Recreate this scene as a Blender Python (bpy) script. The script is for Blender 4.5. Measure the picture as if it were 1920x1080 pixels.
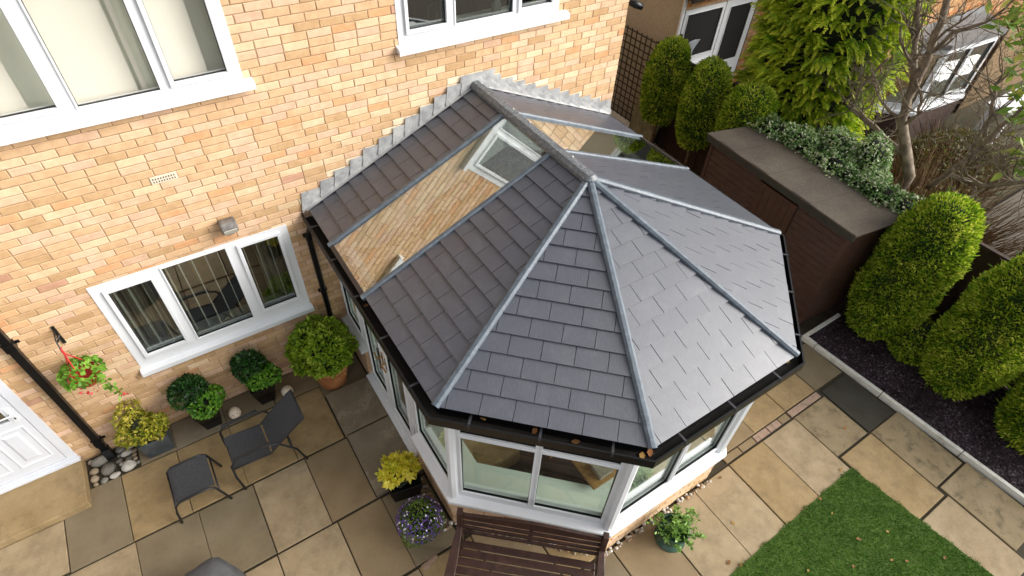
import bpy, math, random
import numpy as np
from mathutils import Vector, Matrix
for o in list(bpy.data.objects): bpy.data.objects.remove(o)
sc = bpy.context.scene
COL = sc.collection
rnd = random.Random(7)
# ------------------------------------------------------------------ camera
F = 1084.2
RM = np.array([[0.8376862, -0.5446565, 0.0403867], [-0.3667906, -0.6158317, -0.6972919], [0.4046560, 0.5692984, -0.7156486]])
CAM = np.array([0.0, -5.219, 6.310])
cd = bpy.data.cameras.new('camera'); cam = bpy.data.objects.new('camera', cd); COL.objects.link(cam)
cd.sensor_width = 36; cd.lens = 36 * F / 1920; cd.clip_end = 500; cd.clip_start = 0.05
cam.matrix_world = Matrix(((RM[0][0], -RM[1][0], -RM[2][0], CAM[0]), (RM[0][1], -RM[1][1], -RM[2][1], CAM[1]),
                           (RM[0][2], -RM[1][2], -RM[2][2], CAM[2]), (0, 0, 0, 1)))
sc.camera = cam
# ------------------------------------------------------------------ sky, sun, exposure
SUN_DIR = Vector((0.80, -0.55, 0.55)).normalized()          # towards the sun
w = bpy.data.worlds.new('World'); sc.world = w; w.use_nodes = True
nt = w.node_tree; bg = nt.nodes['Background']
sky = nt.nodes.new('ShaderNodeTexSky'); sky.sky_type = 'NISHITA'; sky.sun_disc = False
sky.sun_elevation = math.asin(SUN_DIR.z); sky.sun_rotation = math.atan2(SUN_DIR.x, SUN_DIR.y)
sky.dust_density = 4.0; sky.air_density = 1.0; sky.ozone_density = 1.0
hs = nt.nodes.new('ShaderNodeHueSaturation'); hs.inputs['Saturation'].default_value = 0.16
nt.links.new(sky.outputs[0], hs.inputs['Color']); nt.links.new(hs.outputs[0], bg.inputs['Color'])
bg.inputs['Strength'].default_value = 0.15
sd = bpy.data.lights.new('sun', 'SUN'); sun = bpy.data.objects.new('sun', sd); COL.objects.link(sun)
sd.energy = 1.3; sd.angle = math.radians(45); sd.color = (1.0, 0.95, 0.87)
sun.rotation_euler = (-SUN_DIR).to_track_quat('-Z', 'Y').to_euler()
sc.view_settings.view_transform = 'Standard'; sc.view_settings.look = 'None'
sc.view_settings.gamma = 1; sc.view_settings.use_curve_mapping = False
sc.view_settings.exposure = 1.0

# ------------------------------------------------------------------ pixel -> place
def ray(u, v): return RM.T @ np.array([(u - 960) / F, (v - 540) / F, 1.0])
def onz(u, v, z=0.0): d = ray(u, v); return CAM + d * ((z - CAM[2]) / d[2])
def ony(u, v, y=0.0): d = ray(u, v); return CAM + d * ((y - CAM[1]) / d[1])
def onx(u, v, x): d = ray(u, v); return CAM + d * ((x - CAM[0]) / d[0])
def proj(P):
    q = RM @ (np.array(P) - CAM); return 960 + F * q[0] / q[2], 540 + F * q[1] / q[2], q[2]

# ------------------------------------------------------------------ materials
def hexc(h):
    c = [int(h[i:i + 2], 16) / 255 for i in (0, 2, 4)]
    return tuple(x / 12.92 if x <= .04045 else ((x + .055) / 1.055) ** 2.4 for x in c) + (1,)
def col(c): return hexc(c) if isinstance(c, str) else (tuple(c) + (1,) if len(c) == 3 else tuple(c))
MATS = {}
def pm(name, cols, scale=8, rough=.7, bump=0.0, bscale=60, spec=.5, stretch=(1, 1, 1), uv=False, stain=None, metal=0, coords=None, island=0.0, detail=6, rvar=0.0, coat=0.0, speck=None):
    if name in MATS: return MATS[name]
    m = bpy.data.materials.new(name); m.use_nodes = True; t = m.node_tree; N = t.nodes; L = t.links
    b = N['Principled BSDF']; b.inputs['Roughness'].default_value = rough
    b.inputs['Specular IOR Level'].default_value = spec; b.inputs['Metallic'].default_value = metal
    if uv: src = N.new('ShaderNodeUVMap').outputs[0]
    elif coords == 'object': src = N.new('ShaderNodeTexCoord').outputs['Object']
    else: src = N.new('ShaderNodeNewGeometry').outputs['Position']
    mp = N.new('ShaderNodeMapping'); mp.inputs['Scale'].default_value = stretch; L.new(src, mp.inputs[0])
    no = N.new('ShaderNodeTexNoise'); no.inputs['Scale'].default_value = scale; no.inputs['Detail'].default_value = detail
    no.inputs['Roughness'].default_value = .62; L.new(mp.outputs[0], no.inputs['Vector'])
    r = N.new('ShaderNodeValToRGB'); cs = [col(c) for c in cols]
    if len(cs) == 1: cs = [tuple(x * .88 for x in cs[0][:3]) + (1,), tuple(min(1, x * 1.1) for x in cs[0][:3]) + (1,)]
    e = r.color_ramp.elements; e[0].position = .3; e[1].position = .7; e[0].color = cs[0]; e[1].color = cs[-1]
    for i, c in enumerate(cs[1:-1]): x = e.new(.3 + .4 * (i + 1) / (len(cs) - 1)); x.color = c
    fac = no.outputs[0]
    if island:
        g = N.new('ShaderNodeNewGeometry'); mr = N.new('ShaderNodeMapRange')
        mr.inputs['From Min'].default_value = 0; mr.inputs['From Max'].default_value = 1
        mr.inputs['To Min'].default_value = -island; mr.inputs['To Max'].default_value = island
        L.new(g.outputs['Random Per Island'], mr.inputs['Value'])
        ad = N.new('ShaderNodeMath'); ad.operation = 'ADD'; L.new(fac, ad.inputs[0]); L.new(mr.outputs[0], ad.inputs[1]); fac = ad.outputs[0]
    L.new(fac, r.inputs[0]); out = r.outputs[0]
    if stain:                                                   # (colour, scale, low, high, amount)
        n2 = N.new('ShaderNodeTexNoise'); n2.inputs['Scale'].default_value = stain[1]; n2.inputs['Detail'].default_value = 8
        n2.inputs['Roughness'].default_value = .7; L.new(src, n2.inputs['Vector'])
        m2 = N.new('ShaderNodeMapRange'); m2.inputs['From Min'].default_value = stain[2]; m2.inputs['From Max'].default_value = stain[3]
        m2.inputs['To Max'].default_value = stain[4]; L.new(n2.outputs[0], m2.inputs['Value'])
        mx = N.new('ShaderNodeMix'); mx.data_type = 'RGBA'; L.new(m2.outputs[0], mx.inputs[0]); L.new(out, mx.inputs[6]); mx.inputs[7].default_value = col(stain[0]); out = mx.outputs[2]
    if speck:
        n5 = N.new('ShaderNodeTexVoronoi'); n5.inputs['Scale'].default_value = speck[1]; L.new(N.new('ShaderNodeNewGeometry').outputs['Position'], n5.inputs['Vector'])
        m5 = N.new('ShaderNodeMapRange'); m5.inputs['From Min'].default_value = speck[2]; m5.inputs['From Max'].default_value = speck[2] * .6; m5.inputs['To Max'].default_value = speck[3]; L.new(n5.outputs['Distance'], m5.inputs['Value'])
        mx5 = N.new('ShaderNodeMix'); mx5.data_type = 'RGBA'; L.new(m5.outputs[0], mx5.inputs[0]); L.new(out, mx5.inputs[6]); mx5.inputs[7].default_value = col(speck[0]); out = mx5.outputs[2]
    L.new(out, b.inputs['Base Color'])
    if coat: b.inputs['IOR'].default_value = 1.6; b.inputs['Coat Weight'].default_value = coat; b.inputs['Coat Roughness'].default_value = .32
    if rvar:
        m3 = N.new('ShaderNodeMapRange'); m3.inputs['From Min'].default_value = .35; m3.inputs['From Max'].default_value = .65
        m3.inputs['To Min'].default_value = rough - rvar; m3.inputs['To Max'].default_value = rough + rvar
        n4 = N.new('ShaderNodeTexNoise'); n4.inputs['Scale'].default_value = 2.2; n4.inputs['Detail'].default_value = 5; L.new(src, n4.inputs['Vector'])
        L.new(n4.outputs[0], m3.inputs['Value']); L.new(m3.outputs[0], b.inputs['Roughness'])
    if bump:
        n3 = N.new('ShaderNodeTexNoise'); n3.inputs['Scale'].default_value = bscale; n3.inputs['Detail'].default_value = 5; L.new(mp.outputs[0], n3.inputs['Vector'])
        bp = N.new('ShaderNodeBump'); bp.inputs['Strength'].default_value = bump; bp.inputs['Distance'].default_value = .01
        L.new(n3.outputs[0], bp.inputs['Height']); L.new(bp.outputs[0], b.inputs['Normal'])
    MATS[name] = m; return m
def leafm(name, cols, transl=.3, rough=.55, scale=3.0, tip=None):
    if name in MATS: return MATS[name]
    m = bpy.data.materials.new(name); m.use_nodes = True; t = m.node_tree; N = t.nodes; L = t.links
    b = N['Principled BSDF']; b.inputs['Roughness'].default_value = rough; b.inputs['Specular IOR Level'].default_value = .35
    g = N.new('ShaderNodeNewGeometry'); no = N.new('ShaderNodeTexNoise'); no.inputs['Scale'].default_value = scale; no.inputs['Detail'].default_value = 3
    L.new(g.outputs['Position'], no.inputs['Vector'])
    ad = N.new('ShaderNodeMath'); ad.operation = 'MULTIPLY_ADD'; ad.inputs[1].default_value = .6; L.new(g.outputs['Random Per Island'], ad.inputs[0])
    sb = N.new('ShaderNodeMath'); sb.operation = 'SUBTRACT'; sb.inputs[1].default_value = .3; L.new(no.outputs[0], sb.inputs[0]); L.new(sb.outputs[0], ad.inputs[2])
    r = N.new('ShaderNodeValToRGB'); e = r.color_ramp.elements; cs = [col(c) for c in cols]
    e[0].position = .15; e[1].position = .85; e[0].color = cs[0]; e[1].color = cs[-1]
    for i, c in enumerate(cs[1:-1]): x = e.new(.15 + .7 * (i + 1) / (len(cs) - 1)); x.color = c
    L.new(ad.outputs[0], r.inputs[0]); out = r.outputs[0]
    if tip:
        at = N.new('ShaderNodeAttribute'); at.attribute_name = 'tip'
        mx = N.new('ShaderNodeMix'); mx.data_type = 'RGBA'; L.new(at.outputs['Fac'], mx.inputs[0]); L.new(out, mx.inputs[6]); mx.inputs[7].default_value = col(tip); out = mx.outputs[2]
    L.new(out, b.inputs['Base Color'])
    tr = N.new('ShaderNodeBsdfTranslucent'); L.new(out, tr.inputs[0])
    ms = N.new('ShaderNodeMixShader'); ms.inputs[0].default_value = transl
    L.new(b.outputs[0], ms.inputs[1]); L.new(tr.outputs[0], ms.inputs[2]); L.new(ms.outputs[0], N['Material Output'].inputs[0])
    MATS[name] = m; return m
def glassm(name, tint, base_refl, rough=.0):
    if name in MATS: return MATS[name]
    m = bpy.data.materials.new(name); m.use_nodes = True; t = m.node_tree; N = t.nodes; L = t.links
    N.remove(N['Principled BSDF'])
    tr = N.new('ShaderNodeBsdfTransparent'); tr.inputs[0].default_value = col(tint)
    gl = N.new('ShaderNodeBsdfGlossy'); gl.inputs['Roughness'].default_value = rough; gl.inputs['Color'].default_value = (.97, .98, .97, 1)
    lw_ = N.new('ShaderNodeLayerWeight'); lw_.inputs[0].default_value = .5
    fr = N.new('ShaderNodeMath'); fr.operation = 'POWER'; fr.inputs[1].default_value = 4.0; L.new(lw_.outputs['Facing'], fr.inputs[0])
    mr = N.new('ShaderNodeMapRange'); mr.inputs['To Min'].default_value = base_refl; mr.inputs['To Max'].default_value = 1; L.new(fr.outputs[0], mr.inputs['Value'])
    ms = N.new('ShaderNodeMixShader'); L.new(mr.outputs[0], ms.inputs[0]); L.new(tr.outputs[0], ms.inputs[1]); L.new(gl.outputs[0], ms.inputs[2])
    L.new(ms.outputs[0], N['Material Output'].inputs[0]); MATS[name] = m; return m

def c8(r, g, b): return tuple(x / 12.92 if x <= .04045 else ((x + .055) / 1.055) ** 2.4 for x in (r / 255, g / 255, b / 255))
def trio(r, g, b, d=11): return [c8(r - d, g - d, b - d), c8(r, g, b), c8(r + d, g + d, b + d)]
WHITE = pm('white_pvc', ['d2d4d7', 'dee0e2'], 1.5, .32, spec=.5)
WHITE2 = pm('white_interior', trio(222, 230, 222, 4), 1.5, .6)
BLACKP = pm('black_plastic', ['08080a', '101012'], 6, .35, spec=.3)
MORTAR = pm('mortar', trio(164, 137, 108), 14, .95, .3, 120)
BRICKS = [pm('brick_%s' % n, c, 9, .88, .25, 150, spec=.25, stain=(s_, 17, .56, .72, .5), island=.18) for n, c, s_ in (
    ('buff', trio(199, 164, 126), c8(160, 128, 94)), ('yellow', trio(199, 164, 126), c8(208, 180, 144)), ('pink', trio(203, 168, 140), c8(214, 188, 162)),
    ('orange', trio(202, 154, 112), c8(206, 176, 140)), ('cream', trio(209, 181, 146), c8(192, 160, 124)), ('ochre', trio(186, 152, 112), c8(148, 120, 88)),
    ('red', trio(184, 142, 116), c8(146, 110, 90)), ('sand', trio(207, 173, 142), c8(180, 148, 114)))]
BRICK_W = [6, 4, 2.4, 1.1, 3, 2, .2, 6]; BRICK_LOW = [5, 4.5, 1.6, .5, .8, 6, .4, 3.5]  # duller mix for low courses puts the wall's light gradient into brick colour
PALE = pm('brick_pale', trio(222, 202, 172), 9, .88, .25, 150, spec=.25)
TILE = pm('slate_tile', ['2b2d35', '353842', '40434e'], 26, .47, .25, 40, spec=.85, stretch=(6, .7, 1), uv=True, stain=('55565c', 4.0, .5, .75, .5), island=.2, rvar=.03, coat=.35, speck=('8c8d8a', 14, .03, .7))
UNDER = pm('roof_underlay', ['121214', '1c1c1f'], 6, .9)
CAPM = pm('ridge_metal', ['454d55', '515a63', '5c666f'], 12, .4, .2, 200, spec=.5, stain=('83888a', 24, .55, .75, .5))
RIDGE = pm('ridge_cap', ['454a50', '535960', '62686c'], 20, .42, .3, 260, spec=.7, stain=('96978f', 40, .5, .66, .6))
LEAD = pm('lead_flashing', [c8(128, 129, 130), c8(150, 151, 151), c8(172, 172, 170)], 9, .45, .35, 30, spec=.6, stain=(c8(200, 198, 192), 4, .5, .7, .7))
RGLASS = glassm('roof_glass', (.80, .84, .82), .33)
WGLASS = glassm('window_glass', (.90, .94, .91), .06)
DGLASS = glassm('house_glass', (.80, .84, .82), .2)
BGLASS = glassm('bedroom_glass', (.97, .97, .95), .05)
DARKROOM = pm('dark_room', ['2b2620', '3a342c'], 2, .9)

# ------------------------------------------------------------------ mesh helpers
def mkobj(name, me, parent=None, inv=None):
    o = bpy.data.objects.new(name, me); COL.objects.link(o)
    if parent is not None:
        o.parent = parent
        if parent.type == 'EMPTY' and inv is not False: o.matrix_parent_inverse = parent.matrix_basis.inverted()
    return o
def root(name, label, cat, loc=(0, 0, 0), group=None, rotz=0.0):
    o = bpy.data.objects.new(name, None); COL.objects.link(o); o.empty_display_size = .2
    o.location = loc; o.rotation_euler = (0, 0, rotz); tag(o, label, cat, group)
    bpy.context.view_layer.update(); return o
def tag(o, label=None, cat=None, group=None, kind=None):
    if label: o['label'] = label
    if cat: o['category'] = cat
    if group: o['group'] = group
    if kind: o['kind'] = kind
    return o
class MB:
    def __init__(s): s.v = []; s.f = []; s.m = []; s.uv = None
    def add(s, vs, fs, mi=0):
        n = len(s.v); s.v += [tuple(map(float, p)) for p in vs]; s.f += [tuple(n + i for i in f) for f in fs]; s.m += [mi] * len(fs); return s
    def hexa(s, P, mi=0):          # 8 points: bottom ring then top ring (ccw from above)
        return s.add(P, [(3, 2, 1, 0), (4, 5, 6, 7), (0, 1, 5, 4), (1, 2, 6, 5), (2, 3, 7, 6), (3, 0, 4, 7)], mi)
    def box(s, x0, x1, y0, y1, z0, z1, mi=0):
        x0, x1 = sorted((x0, x1)); y0, y1 = sorted((y0, y1)); z0, z1 = sorted((z0, z1))
        return s.hexa([(x0, y0, z0), (x1, y0, z0), (x1, y1, z0), (x0, y1, z0), (x0, y0, z1), (x1, y0, z1), (x1, y1, z1), (x0, y1, z1)], mi)
    def obox(s, O, e, n, s0, s1, d0, d1, z0, z1, mi=0):       # O + e*s + n*d + z ; e,n horizontal unit
        O = np.array(O, float); e = np.array(e, float); n = np.array(n, float); k = np.array([0, 0, 1.0])
        if np.cross(e, n)[2] < 0: d0, d1 = max(d0, d1), min(d0, d1)
        else: d0, d1 = min(d0, d1), max(d0, d1)
        P = [O + e * a + n * b + k * c for c in (z0, z1) for a, b in ((s0, d0), (s1, d0), (s1, d1), (s0, d1))]
        return s.hexa(P, mi)
    def prism(s, poly, ext, mi=0):
        n = len(poly); P = [np.array(p, float) for p in poly]; E = np.array(ext, float)
        return s.add(P + [p + E for p in P], [tuple(range(n))[::-1], tuple(range(n, 2 * n))] + [(i, (i + 1) % n, n + (i + 1) % n, n + i) for i in range(n)], mi)
    def tube(s, pts, rad, n=8, mi=0, cap=True):
        pts = [np.array(p, float) for p in pts]; rads = rad if isinstance(rad, (list, tuple)) else [rad] * len(pts)
        rings = []; ref = np.array([0.31, 0.17, .93])
        for i, p in enumerate(pts):
            d = pts[min(i + 1, len(pts) - 1)] - pts[max(i - 1, 0)]; d /= (np.linalg.norm(d) + 1e-9)
            a = np.cross(d, ref); 
            if np.linalg.norm(a) < .05: a = np.cross(d, (1, 0, 0))
            a /= np.linalg.norm(a); b = np.cross(d, a)
            rings.append([p + (a * math.cos(2 * math.pi * k / n) + b * math.sin(2 * math.pi * k / n)) * rads[i] for k in range(n)])
        V = [q for r in rings for q in r]; Fs = []
        for i in range(len(pts) - 1):
            for k in range(n): Fs.append((i * n + k, i * n + (k + 1) % n, (i + 1) * n + (k + 1) % n, (i + 1) * n + k))
        if cap: Fs += [tuple(range(n))[::-1], tuple(range((len(pts) - 1) * n, len(pts) * n))]
        return s.add(V, Fs, mi)
    def lathe(s, c, prof, n=20, mi=0, close=True, sq=0.0):
        V = []; Fs = []
        for r, z in prof:
            for k in range(n):
                a = 2 * math.pi * k / n; V.append((c[0] + r * math.cos(a), c[1] + r * math.sin(a), c[2] + z))
        for i in range(len(prof) - 1):
            for k in range(n): Fs.append((i * n + k, i * n + (k + 1) % n, (i + 1) * n + (k + 1) % n, (i + 1) * n + k))
        if close: Fs += [tuple(range(n))[::-1], tuple(range((len(prof) - 1) * n, len(prof) * n))]
        return s.add(V, Fs, mi)
    def blob(s, c, r, seed=0, amp=.15, nu=10, nv=7, mi=0):
        rr = random.Random(seed); r = (r, r, r) if not isinstance(r, (tuple, list)) else r; V = []; Fs = []
        ph = [rr.uniform(0, 6) for _ in range(6)]
        def R(a, b): return 1 + amp * (math.sin(2 * a + ph[0]) * math.cos(b + ph[1]) + .6 * math.sin(3 * a + ph[2] + 2 * b) + .5 * math.cos(2 * b + ph[3]))
        for j in range(1, nv):
            b = math.pi * j / nv - math.pi / 2
            for i in range(nu):
                a = 2 * math.pi * i / nu; q = R(a, b); V.append((c[0] + r[0] * q * math.cos(b) * math.cos(a), c[1] + r[1] * q * math.cos(b) * math.sin(a), c[2] + r[2] * q * math.sin(b)))
        V += [(c[0], c[1], c[2] - r[2]), (c[0], c[1], c[2] + r[2])]; B = len(V) - 2
        for j in range(nv - 2):
            for i in range(nu): Fs.append((j * nu + i, j * nu + (i + 1) % nu, (j + 1) * nu + (i + 1) % nu, (j + 1) * nu + i))
        for i in range(nu): Fs += [(B, (i + 1) % nu, i), (B + 1, (nv - 2) * nu + i, (nv - 2) * nu + (i + 1) % nu)]
        return s.add(V, Fs, mi)
    def mesh(s, name, mats):
        me = bpy.data.meshes.new(name); me.from_pydata(s.v, [], s.f)
        for m in (mats if isinstance(mats, (list, tuple)) else [mats]): me.materials.append(m)
        if any(s.m): me.polygons.foreach_set('material_index', s.m)
        me.update(); return me
    def build(s, name, mats, parent=None, smooth=False, bevel=0, inv=None):
        me = s.mesh(name, mats)
        if smooth: me.polygons.foreach_set('use_smooth', [True] * len(me.polygons))
        o = mkobj(name, me, parent, inv)
        if bevel:
            b = o.modifiers.new('bevel', 'BEVEL'); b.width = bevel; b.segments = 2; b.limit_method = 'ANGLE'; b.angle_limit = .6
        return o

def fast_quads(name, V, mats, parent=None, mi=None, tip=None, extra=None, nper=4, inv=None):
    """V: (n,4,3) leaf quads; extra: an MB joined in front (material 1)"""
    V = np.asarray(V, np.float32); n = len(V)
    ev = np.array(extra.v, np.float32) if extra else np.zeros((0, 3), np.float32); ef = extra.f if extra else []
    me = bpy.data.meshes.new(name); allv = np.concatenate([ev, V.reshape(-1, 3)])
    me.vertices.add(len(allv)); me.vertices.foreach_set('co', allv.ravel())
    el = [i for f in ef for i in f]; lt = [len(f) for f in ef]
    loops = np.concatenate([np.array(el, np.int32), np.arange(n * 4, dtype=np.int32) + len(ev)])
    tot = np.concatenate([np.array(lt, np.int32), np.full(n, 4, np.int32)]); st = np.concatenate([[0], np.cumsum(tot)[:-1]]).astype(np.int32)
    me.loops.add(len(loops)); me.loops.foreach_set('vertex_index', loops)
    me.polygons.add(len(tot)); me.polygons.foreach_set('loop_start', st)
    try: me.polygons.foreach_set('loop_total', tot)
    except Exception: pass
    for m in mats: me.materials.append(m)
    mids = np.concatenate([np.ones(len(ef), np.int32), (np.zeros(n, np.int32) if mi is None else np.asarray(mi, np.int32))])
    me.polygons.foreach_set('material_index', mids)
    me.update(calc_edges=True); me.validate()
    if tip is not None:
        a = me.attributes.new('tip', 'FLOAT', 'POINT'); a.data.foreach_set('value', np.concatenate([np.zeros(len(ev)), np.repeat(tip, 4) if np.ndim(tip) == 1 else np.asarray(tip).ravel()]).astype(np.float32))
    return mkobj(name, me, parent, inv)
def nrm(a): return a / (np.linalg.norm(a, axis=-1, keepdims=True) + 1e-9)
RG = np.random.default_rng(3)
def leaves(P, Nn, l, wd, jit=.6, flat=0.0, up=0.0):
    """rhombic leaves at P; axis along normal Nn + jitter; flat -> lay in the surface"""
    n = len(P); r = RG.normal(size=(n, 3)); a = nrm(Nn + jit * r + np.array([0, 0, up]))
    if flat:
        tng = nrm(np.cross(Nn, RG.normal(size=(n, 3)))); a = nrm(a * (1 - flat) + tng * flat)
        b = nrm(np.cross(a, Nn) + .35 * RG.normal(size=(n, 3)))
    else: b = nrm(np.cross(a, RG.normal(size=(n, 3))))
    s = RG.uniform(.7, 1.3, (n, 1)); A = a * l * s; B = b * wd * s * .5
    return np.stack([P, P + A * .5 + B, P + A, P + A * .5 - B], 1)
def ell_pts(n, c, r, zmin=-1.0):
    d = nrm(RG.normal(size=(int(n * 1.5) + 20, 3))); d = d[d[:, 2] > zmin][:n]
    r = np.array(r, float); return np.array(c) + d * r, nrm(d / r)
def lump(P, amp, fr, seed=0):
    ph = seed * 1.7; return amp * (np.sin(P[:, 0] * fr + ph) * np.cos(P[:, 1] * fr * 1.1 + ph) + np.sin(P[:, 2] * fr * .9 + 1 + ph) * .7)

def clip_poly(poly, a, b, c):      # keep a*x+b*y<=c
    out = []
    for i in range(len(poly)):
        p, q = poly[i], poly[(i + 1) % len(poly)]; dp = a * p[0] + b * p[1] - c; dq = a * q[0] + b * q[1] - c
        if dp <= 0: out.append(p)
        if dp * dq < 0: t = dp / (dp - dq); out.append((p[0] + t * (q[0] - p[0]), p[1] + t * (q[1] - p[1])))
    return out
def clip_convex(poly, region):     # region ccw convex
    for i in range(len(region)):
        (x0, y0), (x1, y1) = region[i], region[(i + 1) % len(region)]
        a, b = (y1 - y0), -(x1 - x0); poly = clip_poly(poly, a, b, a * x0 + b * y0)
        if len(poly) < 3: return []
    return poly
def area(p): return .5 * sum(p[i][0] * p[(i + 1) % len(p)][1] - p[(i + 1) % len(p)][0] * p[i][1] for i in range(len(p)))

# ================================================================== SETTING: ground
GR = pm('soil_ground', ['3a3126', '4a3f30', '2e271f'], 6, .95, .4, 60)
g = MB(); S_ = 160
g.add([(-S_, -S_, -.045), (S_, -S_, -.045), (S_, S_, -.045), (-S_, S_, -.045)], [(0, 1, 2, 3)])
tag(g.build('ground', GR), kind='structure')

# patio: bedding sheet and slabs
BED = pm('patio_joint', ['2b261c', '3a3325', '2e2c18'], 22, .95, .4, 90)
m = MB(); m.add([(-6, -7.5, -.02), (6.64, -7.5, -.02), (6.64, .0, -.02), (-6, .0, -.02)], [(0, 1, 2, 3)])
patio = tag(m.build('patio', BED), kind='structure')
SL = {k: pm('slab_' + k, trio(*c, 9), 4, .82, .5, 170, spec=.3, stain=(c8(*st_[0]),) + st_[1:], detail=10, rvar=.1, speck=(c8(74, 64, 50), 34, .10, .5)) for k, c, st_ in (
    ('gold', (148, 126, 90), ((104, 89, 66), 6, .45, .75, .7)), ('tan', (154, 136, 107), ((108, 95, 74), 5, .45, .75, .7)),
    ('brown', (132, 114, 86), ((96, 83, 63), 8, .5, .8, .6)), ('grey', (122, 109, 86), ((84, 75, 60), 8, .5, .8, .6)),
    ('dark', (58, 55, 47), ((38, 36, 31), 8, .5, .8, .6)), ('moss', (136, 120, 92), ((66, 60, 48), 5.5, .5, .68, .75)),
    ('concrete', (122, 111, 92), ((150, 140, 120), 2.6, .56, .60, .55)))}
def slab(x0, x1, y0, y1, kind, top=0.0, thick=.04, gap=.0045, parent=patio, name='slab'):
    j = lambda: rnd.uniform(-.004, .004)
    t = top + rnd.uniform(-.002, .003); b = .006
    x0, x1 = min(x0, x1) + gap + j(), max(x0, x1) - gap + j(); y0, y1 = min(y0, y1) + gap + j(), max(y0, y1) - gap + j()
    m = MB(); m.box(x0, x1, y0, y1, top - thick, t - b)
    m.f.pop(1); m.m.pop()
    n = 8; m.add([(x0 + b, y0 + b, t), (x1 - b, y0 + b, t), (x1 - b, y1 - b, t), (x0 + b, y1 - b, t)], [(0, 1, 2, 3)])
    for i in range(4): m.f.append((4 + i, 4 + (i + 1) % 4, n + (i + 1) % 4, n + i)); m.m.append(0)
    return m.build(name, SL[kind], parent)
K = ['tan', 'gold', 'brown', 'grey', 'tan', 'gold']
# strip against the house wall
for (a, b, k) in ((-1.62, -1.24, 'grey'), (-1.24, -.66, 'concrete'), (-.66, -.08, 'grey'), (-.08, .47, 'brown')): slab(a, b, -.40, -.01, k)
slab(.47, 1.06, -.60, -.01, 'grey')
# first full row
for a, b, k in ((-3.6, -3.02, 'tan'), (-3.02, -2.41, 'tan'),): slab(a, b, -1.25, -.64, k)
for a, b, k in ((-2.41, -1.83, 'grey'), (-1.83, -1.25, 'gold'), (-1.25, -.66, 'gold'), (-.66, -.09, 'gold'), (-.09, .47, 'gold')): slab(a, b, -1.27, -.41, k)
for i, (a, b, k) in enumerate(((-3.6, -3.0, 'brown'), (-3.0, -2.42, 'tan'), (-2.42, -1.82, 'tan'), (-1.82, -1.2, 'grey'), (-1.2, -.62, 'grey'), (-.62, -.03, 'tan'), (-.03, .49, 'brown'))): slab(a, b, -2.17, -1.285, k)
for i, (a, b, k) in enumerate(((-2.4, -1.8, 'tan'), (-1.8, -1.22, 'tan'), (-1.22, -.63, 'tan'), (-.63, .02, 'tan'), (.02, .53, 'brown'), (.53, 1.06, 'grey'))): slab(a, b, -3.06, -2.19, k)
for i, (a, b) in enumerate(((-2.4, -1.8), (-1.8, -1.2), (-1.2, -.62), (-.62, 0), (0, .55), (.55, 1.16), (1.16, 1.76), (1.76, 2.36))): slab(a, b, -3.98, -3.08, K[i % 6])
for i in range(8): slab(-2.4 + .595 * i, -1.81 + .595 * i, -4.86, -4.0, K[(i + 2) % 6])
# raised concrete slabs in front of the conservatory doors
slab(.485, 1.06, -1.28, -.61, 'concrete', .05, .08, .003); slab(.495, 1.07, -2.17, -1.30, 'concrete', .05, .08, .003)
# right hand paving
for a, b, k in ((2.365, 2.985, 'brown'), (2.985, 3.59, 'tan'), (3.59, 4.185, 'tan'), (4.185, 4.79, 'gold'), (4.79, 5.415, 'tan'), (5.415, 6.045, 'tan')):
    slab(a, b, -4.93, -4.0, k) if a < 5.4 else slab(a, b, -4.64, -3.99, 'moss')
for a, b, k in ((3.4, 4.2, 'grey'), (4.2, 4.8, 'brown'), (4.8, 5.395, 'gold'), (5.395, 6.01, 'gold')): slab(a, b, -3.875, -3.30, k)
for a, b, k in ((5.15, 5.75, 'grey'), (5.75, 6.4, 'grey')):
    for y in (-3.28, -2.68, -2.08, -1.48, -.88, -.28, .32): slab(a, b, y, y + .58, k)
slab(6.015, 6.6, -3.88, -3.27, 'grey'); slab(6.06, 6.62, -4.64, -3.91, 'dark')
slab(6.08, 6.68, -5.51, -4.655, 'moss'); slab(6.12, 6.74, -6.4, -5.525, 'moss')
slab(5.44, 6.075, -5.62, -4.66, 'gold'); slab(5.47, 6.11, -6.55, -5.635, 'tan')
# thin brick edging strip between the slabs
PINKB = pm('pink_paver', ['8c7462', '9a8270', '7e6c5a'], 9, .9, .3, 90, stain=('5d5442', 9, .5, .7, .6))
for i, (a, b) in enumerate(((4.19, 4.46), (4.47, 4.72), (4.73, 4.98), (4.99, 5.2), (5.21, 5.37), (5.40, 6.0))):
    m = MB(); m.box(a, b - .005, -3.975, -3.89, -.04, rnd.uniform(-.003, .002)); m.build('paver', PINKB if i in (2, 3, 5) else SL['brown'], patio, bevel=.004)
for i, (u, v) in enumerate(((800, 1062), (812, 1050))):
    p = onz(u, v, 0); m = MB(); m.blob((p[0], p[1], -.005), (.07, .05, .012), i, .2, 9, 5); m.build('stone', PINKB, patio, True)

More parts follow.
